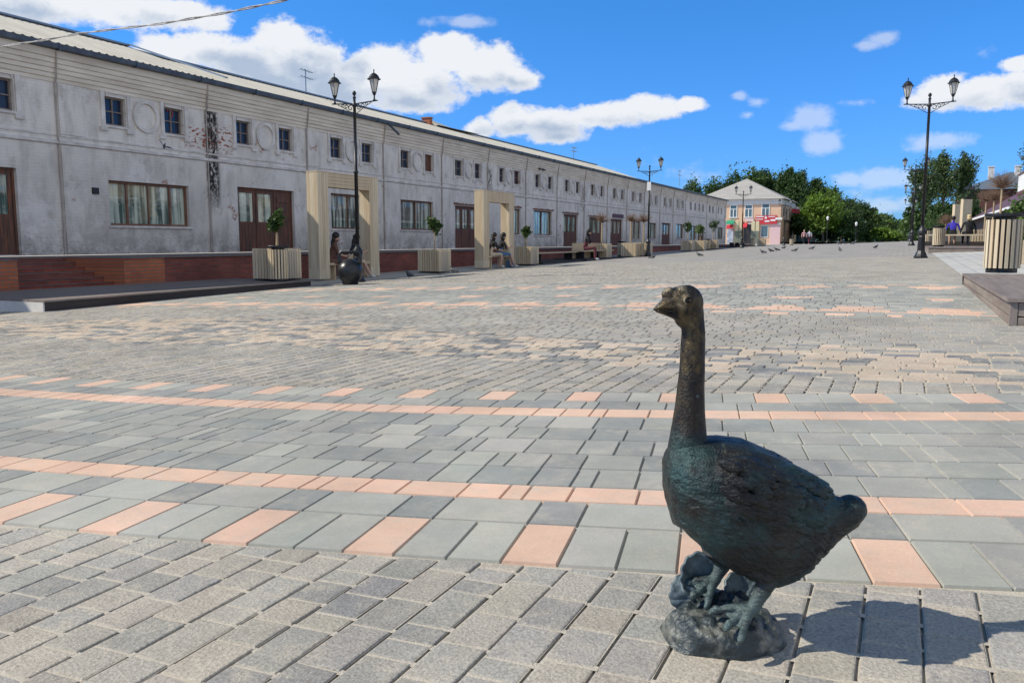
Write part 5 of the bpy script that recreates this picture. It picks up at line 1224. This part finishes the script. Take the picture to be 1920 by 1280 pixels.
for (x, top, bot, hc, lb) in ((1507, pinkc, blk, M['blond'], 'woman in pink top and dark trousers walking at the far end'), (1517, wh, maroon, M['hair'], 'woman in a white top walking right of the woman in pink')):
    J, E = standing(); p = dpt(x, 455, 97); p.z = G(p.x, p.y)
    figure(lb, p, R(200), J, E, mset(top, bot, bot), (hc, [((0, -.01, 1.64), (.09, .10, .09))]), 'people walking far away', 1.0)

# ------------------------------------------------------------------ pigeons
def make_pigeon(fly=False):
    b = MB()
    sec = [(-.17, .060, .004, .035), (-.12, .068, .012, .034), (-.06, .082, .034, .04), (0, .095, .052, .056), (.05, .105, .050, .060), (.085, .125, .034, .044), (.10, .155, .024, .028), (.112, .178, .023, .024), (.130, .180, .016, .017), (.142, .176, .005, .005), (.158, .172, .002, .002)]
    n = 10; vs = []
    for (y, z, rx, rz) in sec:
        for k in range(n): t = 2 * math.pi * k / n; vs.append((rx * math.cos(t), y, z + rz * math.sin(t) * (1 if math.sin(t) > 0 else .9)))
    b.add(vs, [(i * n + k, i * n + (k + 1) % n, (i + 1) * n + (k + 1) % n, (i + 1) * n + k) for i in range(len(sec) - 1) for k in range(n)] + [tuple(range(n))[::-1]])
    if fly:
        for s in (-1, 1): b.add([(s * .03, .07, .11), (s * .16, .10, .17), (s * .30, .02, .20), (s * .20, -.06, .17), (s * .04, -.05, .11), (s * .12, .02, .125)], [(0, 1, 5), (1, 2, 5), (2, 3, 5), (3, 4, 5), (4, 0, 5)])
    else:
        for s in (-1, 1): b.tube([(s * .02, .0, .05), (s * .02, .005, .0), (s * .02, .035, .0)], .005, 5)
    return b
pg = make_pigeon().build('pigeon', M['pigeon'], smooth=True); PGG = 'pigeons on the paving'
spots = [(768, 522, 'dark pigeon on the paving right of the near portal, before the brick plinth', 2.6), (850, 513, 'grey pigeon at the foot of the planter between the portals', 1.0), (1224, 486, 'pigeon just right of the second left lamp foot', 4.4), (1311, 481.5, 'lone pigeon standing between the second and third left lamps', 1.0),
         (1430, 476, 'leftmost pigeon of the small flock, neck raised', .9), (1445, 473, 'second pigeon of the small flock, head down', 1.6), (1456, 471, 'third pigeon of the small flock', 1.4), (1470, 467, 'small pigeon behind the flock', 5), (1491, 472.5, 'light pigeon right of the flock, wings half open', 4.2), (1523, 468.5, 'pigeon below the two walking women', 4.5),
         (1575, 472, 'upright pigeon in the middle of the far paving', 0), (1642, 466.5, 'pigeon alone toward the right lamps', 5.2), (1572, 459, 'tiny far pigeon before the tree shade', 1), (1583, 458.5, 'tiny far pale pigeon near the path', 2), (1600, 459, 'tiny far pigeon beyond the upright one', 4.4)]
for i, (x, y, lb, rz) in enumerate(spots):
    p = gpt(x, y)
    if i == 0: o = pg
    else: o = pg.copy(); C.objects.link(o)
    o.location = p; o.rotation_euler = (0, 0, rz + TH); s = 1.15 if i < 12 else 1.5; o.scale = (s,) * 3; tag(o, lb, 'pigeon', PGG)
fp = make_pigeon(True).build('pigeon', M['pigeon'], smooth=False); fp.location = vpt(305, 279, -17.6); fp.rotation_euler = (R(25), R(30), 1.2); fp.scale = (.75,) * 3
tag(fp, 'pigeon flying before the white wall under the roundel', 'pigeon')
for (x, y, lb) in ((1012, 320.5, 'left one of two pigeons perched on the upper wall ledge'), (1018.5, 322, 'right one of two pigeons perched on the upper wall ledge')):
    o = pg.copy(); C.objects.link(o); o.location = vpt(x, y, WX + .12); o.rotation_euler = (0, 0, 1.2); tag(o, lb, 'pigeon', 'pigeons perched on the wall')
# ------------------------------------------------------------------ bronze goose
GD = 1.50
gb = dpt(1395, 1180, GD); GO = Vector((gb.x, gb.y, G(gb.x, gb.y)))
RT = Vector((C_, S_, 0)); FW = Vector((-S_, C_, 0))
def gp(x, y, dy=0.):                # pixel + depth offset -> local coordinates of the statue
    p = dpt(x, y, GD + dy) - GO; return Vector((p.dot(RT), p.dot(FW), p.z))
PXM = 1 / 1035.
def bronze():
    m = bpy.data.materials.new('patinated_bronze'); m.use_nodes = True; nt = m.node_tree; N = nt.nodes; L = nt.links
    p = N['Principled BSDF']; tc = N.new('ShaderNodeTexCoord'); sx = N.new('ShaderNodeSeparateXYZ'); L.new(tc.outputs['Object'], sx.inputs[0])
    def nz(sc, det=5, ro=.65, st=(1, 1, 1)):
        mp = N.new('ShaderNodeMapping'); mp.inputs['Scale'].default_value = st; L.new(tc.outputs['Object'], mp.inputs[0])
        n = N.new('ShaderNodeTexNoise'); n.inputs['Scale'].default_value = sc; n.inputs['Detail'].default_value = det; n.inputs['Roughness'].default_value = ro; L.new(mp.outputs[0], n.inputs[0]); return n.outputs[0]
    def rng(s, a, b, c=0, d=1):
        r = N.new('ShaderNodeMapRange'); r.interpolation_type = 'SMOOTHSTEP'; L.new(s, r.inputs[0]); r.inputs[1].default_value = a; r.inputs[2].default_value = b; r.inputs[3].default_value = c; r.inputs[4].default_value = d; return r.outputs[0]
    def mul(a, b, op='MULTIPLY'):
        n = N.new('ShaderNodeMath'); n.operation = op
        for k, q in ((0, a), (1, b)):
            if isinstance(q, (int, float)): n.inputs[k].default_value = q
            else: L.new(q, n.inputs[k])
        return n.outputs[0]
    def mixc(f, a, b):
        x = N.new('ShaderNodeMix'); x.data_type = 'RGBA'
        if isinstance(f, float): x.inputs[0].default_value = f
        else: L.new(f, x.inputs[0])
        for k, q in ((6, a), (7, b)):
            if isinstance(q, tuple): x.inputs[k].default_value = (*q, 1)
            else: L.new(q, x.inputs[k])
        return x.outputs[2]
    z = sx.outputs[2]; x_ = sx.outputs[0]
    c = mixc(rng(nz(14), .35, .65), (.012, .013, .016), (.026, .022, .021))
    green = mul(rng(nz(9, 7, .7), .43, .66), rng(mul(z, mul(nz(5), .12), 'ADD'), .50, .34))
    c = mixc(mul(green, .8), c, (.024, .066, .070))
    c = mixc(mul(mul(rng(z, .43, .36), rng(nz(6, 6, .7, (1, 1, 1.4)), .46, .62)), .5), c, (.032, .088, .092))
    c = mixc(mul(mul(rng(nz(120, 4, .8), .60, .68), rng(nz(7), .45, .6)), .7), c, (.14, .22, .24))
    low = mul(rng(z, .15, .08), rng(nz(20, 6), .30, .55)); c = mixc(mul(low, .85), c, (.085, .13, .13))
    gold = mul(rng(mul(z, mul(nz(8), .16), 'ADD'), .46, .60), rng(nz(34, 7, .75, (1, 1, .5)), .44, .66)); c = mixc(gold, c, (.115, .085, .042))
    gold2 = mul(rng(x_, -.124, -.140), mul(rng(z, .615, .635), rng(nz(26, 3), .42, .6))); c = mixc(gold2, c, (.34, .29, .20))
    wing = mul(mul(rng(z, .33, .37), rng(z, .50, .44)), mul(rng(nz(30, 6, .75), .56, .68), rng(x_, -.08, -.03))); c = mixc(mul(wing, .6), c, (.15, .12, .09))
    L.new(c, p.inputs['Base Color']); L.new(rng(z, .05, .45, .25, .65), p.inputs['Metallic'])
    L.new(rng(nz(18), .3, .7, .34, .54), p.inputs['Roughness']); p.inputs['Specular IOR Level'].default_value = .6
    bp = N.new('ShaderNodeBump'); bp.inputs['Distance'].default_value = .0045; bp.inputs['Strength'].default_value = 1.0
    
    mr_ = N.new('ShaderNodeMapping'); mr_.inputs['Rotation'].default_value = (0, R(-24), 0); mr_.inputs['Scale'].default_value = (14, 90, 110); L.new(tc.outputs['Object'], mr_.inputs[0])
    nf = N.new('ShaderNodeTexNoise'); nf.inputs['Scale'].default_value = 1; nf.inputs['Detail'].default_value = 4; L.new(mr_.outputs[0], nf.inputs[0])
    barb = mul(nf.outputs[0], rng(z, .42, .38, 0, 1.1)); L.new(mul(mul(mul(nz(60, 6, .7, (1, 1, .6)), .5), mul(nz(200, 4), .6), 'ADD'), barb, 'ADD'), bp.inputs['Height']); L.new(bp.outputs[0], p.inputs['Normal'])
    return m
M['bronze'] = bronze()
ST = [(1243, 872, 892, 4), (1246, 855, 925, 30), (1252, 842, 948, 48), (1264, 832, 970, 66), (1282, 824, 993, 82), (1310, 820, 1020, 97), (1340, 818, 1045, 106), (1370, 820, 1064, 110), (1400, 828, 1080, 109),
      (1430, 842, 1094, 102), (1455, 857, 1098, 92), (1480, 880, 1088, 80), (1510, 900, 1066, 64), (1540, 918, 1040, 46), (1565, 930, 1016, 33), (1590, 936, 996, 24), (1606, 938, 985, 18), (1614, 944, 968, 8)]
def body_side(px, py):
    for a, b in zip(ST, ST[1:]):
        if a[0] <= px <= b[0]:
            f = (px - a[0]) / (b[0] - a[0]); t, bo, w = (a[i] + (b[i] - a[i]) * f for i in (1, 2, 3))
            c = (t + bo) / 2; h = (bo - t) / 2; q = max(0, 1 - ((py - c) / h) ** 2); return w * math.sqrt(q) * (1 + .10 * (c - py) / h) * PXM
    return 0
def goose():
    rr = random.Random(4); root = thing('goose_statue', 'dark patinated bronze goose statue standing on a small rock in the foreground', 'statue', GO, TH)
    b = MB(); n = 28; vs = []
    for (px, t, bo, w) in ST:
        a, c = gp(px, t), gp(px, bo); zc = (a.z + c.z) / 2; h = (a.z - c.z) / 2; xc = (a.x + c.x) / 2
        for k in range(n):
            th = 2 * math.pi * k / n; s_, c_ = math.sin(th), math.cos(th)
            vs.append((a.x * (1 + s_) / 2 + c.x * (1 - s_) / 2, w * PXM * c_ * (1 + .10 * s_), zc + h * s_))
    b.add(vs, [(i * n + k, i * n + (k + 1) % n, (i + 1) * n + (k + 1) % n, (i + 1) * n + k) for i in range(len(ST) - 1) for k in range(n)] + [tuple(range(n))[::-1], tuple((len(ST) - 1) * n + k for k in range(n))])
    def loft(st, nn=20, sq=1.0):       # (px, py, half width px, half depth px, dy)
        vs = []; P = [gp(s[0], s[1], s[4]) for s in st]
        for i, s in enumerate(st):
            d = (P[min(i + 1, len(P) - 1)] - P[max(i - 1, 0)]).normalized(); u = d.cross(Vector((0, 1, 0))).normalized(); v = u.cross(d).normalized()
            for k in range(nn):
                th = 2 * math.pi * k / nn; vs.append(P[i] + u * math.cos(th) * s[2] * PXM + v * math.sin(th) * s[3] * PXM)
        b.add(vs, [(i * nn + k, i * nn + (k + 1) % nn, (i + 1) * nn + (k + 1) % nn, (i + 1) * nn + k) for i in range(len(st) - 1) for k in range(nn)] + [tuple(range(nn))[::-1], tuple((len(st) - 1) * nn + k for k in range(nn))])
    # neck
    loft([(1318, 960, 62, 70, 0), (1300, 915, 58, 64, 0), (1290, 878, 46, 50, 0), (1289, 845, 39, 40, 0), (1291, 810, 34, 33, 0), (1293, 770, 29, 28, 0), (1295, 730, 26, 25, 0), (1298, 690, 24, 23, 0), (1299, 650, 23, 22, 0), (1300, 620, 22, 22, 0), (1297, 595, 23, 22, 0), (1290, 575, 20, 20, 0)])
    def el(x, y, rx, ry, rz, dy=0, tilt=0, yaw=0):
        b.ell(gp(x, y, dy), (rx * PXM, ry * PXM, rz * PXM), n=20, m=14, rot=Matrix.Rotation(R(yaw), 3, 'Z') @ Matrix.Rotation(R(tilt), 3, 'Y'))
    el(1287, 570, 32, 27, 36); el(1277, 560, 27, 25, 25); el(1296, 588, 24, 23, 34, 0, -8)
    el(1255, 552, 15, 13, 14, -.004)                         # knob
    el(1285, 594, 21, 19, 22, 0, 0)
    # upper and lower bill
    loft([(1279, 566, 26, 22, 0), (1266, 566, 21, 19, -.002), (1252, 569, 14.5, 16, -.005), (1242, 573, 9.5, 13.5, -.008), (1233, 577, 5.5, 10.5, -.010), (1227, 580, 2.2, 6.5, -.0115), (1224, 581.5, 1, 3, -.012)], 18)
    loft([(1280, 593, 14, 16, 0), (1264, 590.5, 7.5, 13, -.003), (1250, 588, 4.2, 11, -.006), (1238, 585.5, 2.6, 8, -.009), (1230, 584, 1.4, 4, -.011)], 14)
    el(1293, 562, 12, 6, 9, -.0235, 0, 10); el(1293, 563, 6, 5, 5.5, -.0275)    # brow and eye
    el(1293, 562, 12, 6, 9, .0235)
    # tail lump
    loft([(1545, 972, 34, 44, 0), (1572, 966, 28, 36, .0), (1592, 957, 29, 31, 0), (1604, 953, 26, 28, 0), (1613, 951, 19, 21, 0), (1620, 950, 9, 11, 0)])
    loft([(1470, 1005, 58, 66, 0), (1512, 1012, 38, 46, 0), (1538, 1012, 26, 32, 0), (1550, 1006, 16, 20, 0)])
    # wings and feathers on both sides
    def feather(x0, y0, x1, y1, w, th, off=2., sd=-1):
        mx, my = (x0 + x1) / 2, (y0 + y1) / 2; s0, s1, sm = body_side(x0, y0), body_side(x1, y1), body_side(mx, my)
        L_ = math.hypot(x1 - x0, y1 - y0); d = gp(x1, y1, sd * (s1 + (off + 5) * PXM)) - gp(x0, y0, sd * (s0 + (off - 4) * PXM)); d.normalize()
        c = gp(mx, my, sd * (sm + off * PXM)); up = Vector((0, sd, 0)); v = up.cross(d).normalized(); nrm = d.cross(v).normalized()
        rot = Matrix((d, v, nrm)).transposed(); b.ell(c, (L_ / 2 * PXM, w * PXM, th * PXM), n=12, m=8, rot=rot)
    for sd in (-1, 1):
        el(1395, 905, 66, 36, 50, sd * .072, 12); el(1430, 925, 75, 22, 50, sd * .076, 20, sd * 6); el(1480, 945, 70, 18, 36, sd * .062, 22, sd * 12)
        for j in range(4):           # coverts
            for k in range(5):
                x0 = 1350 + 22 * k + 10 * (j % 2) + rr.uniform(-5, 5); y0 = 868 + 24 * j + k * 7 + rr.uniform(-4, 4); feather(x0, y0, x0 + 42, y0 + 18 + rr.uniform(-4, 6), 12, 5, 17 + 3 * (j < 2), sd)
        for k in range(7):           # secondaries
            y0 = 888 + 13 * k; x0 = 1428 - 3 * k + rr.uniform(-4, 4); feather(x0, y0, x0 + 108 - 6 * k, y0 + 34 - 1.5 * k, 9, 5, 16, sd)
        for k, (x0, y0, x1, y1) in enumerate(((1455, 868, 1532, 905), (1470, 880, 1548, 913), (1475, 892, 1561, 922), (1480, 905, 1562, 934), (1476, 920, 1556, 950), (1470, 935, 1552, 966), (1462, 952, 1545, 984), (1450, 968, 1535, 1002))):
            feather(x0, y0, x1, y1, 9, 5.5, 18 - .8 * k, sd)
        for k in range(7):           # flank and rear belly feathers
            x0 = 1415 + 18 * k; y0 = 985 + 5 * k + rr.uniform(-8, 8); bo_ = [q[2] for q in ST if q[0] >= x0 + 42][0]; feather(x0, y0 - 8, x0 + 42, min(y0 + 42, bo_ - 22), 11, 4.5, 4, sd)
        for k in range(5):
            x0 = 1486 + 9 * k; feather(x0, 945 + 11 * k, x0 + 44, 970 + 7 * k, 9, 5, 3, sd)
    for sd in (-1, 1):
        for (x0, y0, x1, y1, dy) in ((1440, 862, 1506, 888, .030), (1462, 872, 1532, 899, .026), (1484, 886, 1556, 910, .020), (1500, 900, 1564, 921, .030), (1400, 842, 1470, 866, .036)):
            d = gp(x1, y1, sd * dy * .8) - gp(x0, y0, sd * dy); d.normalize(); v = Vector((0, 1, 0)); nrm = d.cross(v).normalized(); b.ell(gp((x0 + x1) / 2, (y0 + y1) / 2, sd * dy), (math.hypot(x1 - x0, y1 - y0) / 2 * PXM, 15 * PXM, 5.5 * PXM), n=12, m=8, rot=Matrix((d, v, nrm)).transposed())
    # the dark back ridge
    loft([(1345, 838, 20, 62, 0), (1390, 845, 22, 70, 0), (1440, 868, 24, 62, 0), (1490, 900, 22, 48, 0), (1535, 922, 14, 34, 0), (1558, 930, 8, 18, 0)])
    # legs and webbed feet
    def limb(pts, nn=14): b.tube([gp(x, y, d) for x, y, d, r in pts], [r * PXM for x, y, d, r in pts], nn)
    def foot(ank, toes, r0=9):
        for t in toes:
            mid = tuple((ank[i] + t[i]) / 2 for i in range(3)); mid = (mid[0], mid[1] - 5, mid[2])
            limb([(ank[0], ank[1], ank[2], r0 + 2), (mid[0], mid[1], mid[2], r0 - 1), (t[0], t[1], t[2], r0 - 1.5), (t[0] - 4, t[1] + 7, t[2] - .002, 3.5)], 12)
            for q in (.35, .62, .88):
                p_ = tuple(ank[i] + (t[i] - ank[i]) * q for i in range(3)); b.ell(gp(p_[0], p_[1] - 4, p_[2]), (8 * PXM,) * 3, n=10, m=8)
        for t, u in zip(toes, toes[1:]):
            A, T_, U = gp(*ank), gp(t[0], t[1], t[2]), gp(u[0], u[1], u[2]); m0 = (T_ + U) / 2 * .72 + A * .28; dz = Vector((0, 0, .0035))
            q = [A, A * .25 + T_ * .75, m0, A * .25 + U * .75]; b.add([p + dz * .3 for p in q] + [p - dz for p in q], [(0, 1, 2), (0, 2, 3), (4, 6, 5), (4, 7, 6), (0, 4, 5, 1), (1, 5, 6, 2), (2, 6, 7, 3), (3, 7, 4, 0)])
    limb([(1420, 1040, -.03, 42), (1434, 1072, -.045, 30), (1438, 1090, -.05, 18), (1426, 1115, -.055, 14), (1412, 1138, -.062, 13), (1404, 1150, -.065, 12)])
    foot((1408, 1142, -.063), ((1334, 1146, -.045), (1362, 1176, -.085), (1389, 1198, -.115)))
    limb([(1345, 1020, .03, 34), (1356, 1046, .045, 22), (1353, 1062, .045, 15), (1345, 1078, .04, 12), (1338, 1090, .035, 12)])
    foot((1342, 1086, .038), ((1286, 1096, .045), (1296, 1122, .0), (1326, 1134, -.02)), 8)
    tmp = b.build('tmp', M['bronze'])
    md = tmp.modifiers.new('r', 'REMESH'); md.mode = 'VOXEL'; md.voxel_size = .0021; md.use_smooth_shade = True
    sm = tmp.modifiers.new('s', 'SMOOTH'); sm.factor = .5; sm.iterations = 4
    dg = bpy.context.evaluated_depsgraph_get(); me = bpy.data.meshes.new_from_object(tmp.evaluated_get(dg)); bpy.data.objects.remove(tmp)
    me.name = 'body'; zb = gp(1300, 850).z; zneck = gp(1300, 700).z
    import array
    co = [0.] * (3 * len(me.vertices)); no = [0.] * (3 * len(me.vertices)); me.vertices.foreach_get('co', co)
    me.vertices.foreach_get('normal', no)
    for i in range(len(me.vertices)):
        x, y, z = co[3 * i:3 * i + 3]
        u = x * .92 - z * .38; v = x * .38 + z * .92           # strokes run back and down along the body
        amp = .0019 if z < zb else .0005
        d = noise.noise(Vector((u * 26, y * 60, v * 75))) * amp * .8 + noise.noise(Vector((x * 22, y * 22, z * 22))) * amp * .5 + noise.noise(Vector((u * 70, y * 150, v * 190))) * amp * .35
        if z < zb and z > .12 and x > -.02: d += .0016 * abs(math.sin(u * 60 + 2.2 * noise.noise(Vector((x * 14, y * 14, z * 14))))) ** .5 * max(0, min(1, (x + .02) / .05))
        # overlapping cast feathers: long on the wing, short on flank and rump
        if z < zb - .004 and z > .10 and x > -.075:
            wingf = 1 if z > .235 - .25 * (x - .05) else 0
            Lf, Wf = (.058, .0165) if wingf else (.034, .0185)
            ang = math.radians(24 if wingf else 46); ca, sa_ = math.cos(ang), math.sin(ang)
            wob = .010 * noise.noise(Vector((x * 9, z * 9, y * 4)))
            fu = x * ca - z * sa_ + wob; fv = (x * sa_ + z * ca + wob * 1.4) / Wf; rw = math.floor(fv); fr = (fv - rw) * 2 - 1
            ph = fu / Lf + .5 * (rw % 2) + .17 * math.sin(rw * 2.3) + .22 * fr * fr
            saw = ph - math.floor(ph); hgt_ = (saw ** 1.3) * (1 - .55 * abs(fr) ** 2.2)
            m_k = min(1, (x + .075) / .045) * min(1, (zb - .004 - z) / .02) * min(1, (z - .10) / .03) * max(.15, min(1, (.165 - x) / .05))
            d += (.0062 if wingf else .0032) * hgt_ * m_k - (.0012 * (abs(fr) < .12) * m_k)
        for k in range(3): co[3 * i + k] += no[3 * i + k] * d
    me.vertices.foreach_set('co', co); me.polygons.foreach_set('use_smooth', [True] * len(me.polygons)); me.update()
    o = bpy.data.objects.new('body', me); C.objects.link(o); o.parent = root; me.materials.clear(); me.materials.append(M['bronze'])
    dk = mat('dark_bronze_detail', (.008, .008, .008), .3, .3)
    for sd in (-1, 1):
        e_ = MB(); e_.ell(gp(1291, 563, sd * .0285), (.0058, .0035, .0050), n=14, m=10); e_.build('eye', dk, root, smooth=True)
        e_ = MB(); e_.tube([gp(1291, 563, sd * .0300) + Vector((.0078 * math.cos(t), 0, .0064 * math.sin(t))) for t in [k * math.pi / 10 for k in range(21)]], .0013, 6); e_.build('eyelid', M['bronze'], root, smooth=True)
        e_ = MB(); e_.tube([gp(1229, 582, -.011 + sd * .006), gp(1240, 582.5, -.008 + sd * .0125), gp(1252, 583, -.005 + sd * .0158), gp(1262, 584, -.003 + sd * .0178), gp(1270, 587, -.001 + sd * .0195)], [.0006, .0012, .0014, .0014, .0008], 6); e_.build('mouth_line', dk, root, smooth=True)
    # rock
    toes = [gp(*q) for q in ((1334, 1153, -.045), (1362, 1183, -.085), (1389, 1205, -.115), (1408, 1150, -.063), (1286, 1103, .045), (1296, 1129, .0), (1326, 1141, -.02), (1340, 1094, .038))]
    ctl = toes + [gp(1262, 1120, .04), gp(1246, 1152, -.02), gp(1465, 1150, -.02), gp(1455, 1185, -.07)]
    rk = MB(); n, m_ = 128, 72; vs = []; cx = (gp(1240, 1158, -.01).x + gp(1480, 1175, -.01).x) / 2; RX = (gp(1480, 1175, -.01).x - gp(1240, 1158, -.01).x) / 2; cy = .002; RY = .104
    def H_(x, y):
        w = t = 1e-6
        for q in ctl:
            k = 1 / (((q.x - x) ** 2 + (q.y - y) ** 2) + .0004); w += k; t += k * q.z
        return t / w - .003
    r2 = random.Random(12); planes = []
    for k in range(22):
        a_ = r2.uniform(0, 6.28); planes.append((Vector((math.cos(a_), math.sin(a_), r2.uniform(-.1, .55))).normalized(), r2.uniform(.86, 1.0)))
    for i in range(m_ + 1):
        t = math.pi * i / m_
        for k in range(n):
            p = 2 * math.pi * k / n; d = Vector((math.sin(t) * math.cos(p), math.sin(t) * math.sin(p), math.cos(t)))
            r_ = 1.05 + .14 * noise.noise(d * 1.5 + Vector((3, 1, 0)))
            for (pn, pd) in planes:
                q = d.dot(pn)
                if q > .05: r_ = min(r_, pd / q)
            x, y = cx + d.x * r_ * RX, cy + d.y * r_ * RY
            f = max(0, d.z) * r_; top = H_(x, y) * min(1, 1.9 * f - .9 * f * f if f < 1 else 1)
            P_ = Vector((x * 34, y * 34, 2.2 + d.z * 1.2)); vd = noise.voronoi(P_)[0]; fac = (vd[1] - vd[0])
            z = top + (-.006 + .010 * min(1, fac * 1.3) + .005 * noise.noise(P_ * 2.6)) * min(1, f * 3) if d.z > 0 else -.02 * abs(d.z)
            vs.append((x, y, max(z, -.01) if d.z > 0 else z))
    rk.add(vs, [(i * n + k, (i + 1) * n + k, (i + 1) * n + (k + 1) % n, i * n + (k + 1) % n) for i in range(m_) for k in range(n)])
    rm = mat('bronze_rock', (.035, .048, .054), .5, .25, (.27, .27, .23), 17, bump=.012, bs=42, ramp=(.50, .70), detail=8)
    rk.build('rock', rm, root, smooth=True)
    # leaves of burdock
    lm = mat('bronze_leaf', (.07, .10, .115), .58, .3, (.15, .20, .22), 22, bump=.003, bs=80)
    def leaf(base, ax, side, rad, seed, spread=78, curl=.5):
        l_ = MB(); A, Rr = 72, 16; vs = []; ax = Vector(ax).normalized(); side = Vector(side); side = (side - ax * side.dot(ax)).normalized(); nr = ax.cross(side)
        for i in range(Rr + 1):
            f = .03 + .97 * i / Rr
            for k in range(A + 1):
                u = k / A * 2 - 1; t = R(spread) * u; r_ = rad * f * (1 - .30 * u * u) * (1 + .022 * f * math.cos(19 * t + seed) + .07 * f * noise.noise(Vector((u * 3, seed, 0))))
                w = rad * (.060 * f * (abs(math.cos(5.5 * t + seed)) ** .55 - .5) * (1 - .3 * f) - curl * .5 * f ** 2.5 - .25 * abs(u) * f * f + .10 * f * noise.noise(Vector((u * 2.5, f * 3, seed))))
                vs.append(Vector(base) + ax * r_ * math.cos(t) + side * r_ * math.sin(t) + nr * w)
        l_.add(vs, [(i * (A + 1) + k, i * (A + 1) + k + 1, (i + 1) * (A + 1) + k + 1, (i + 1) * (A + 1) + k) for i in range(Rr) for k in range(A)])
        o = l_.build('leaf', lm, root, smooth=True); q = o.modifiers.new('s', 'SOLIDIFY'); q.thickness = .005; q.offset = 0; return o
    leaf(gp(1330, 1098, .055), (-.55, .25, .75), (.75, .15, .6), .068, 1.3)
    leaf(gp(1312, 1116, .035), (-1, .0, .22), (-.1, -.3, -1), .056, 2.6, 62, .35)
    leaf(gp(1400, 1120, .07), (-.25, .5, .9), (1, 0, .1), .055, .4)
    return root
goose()
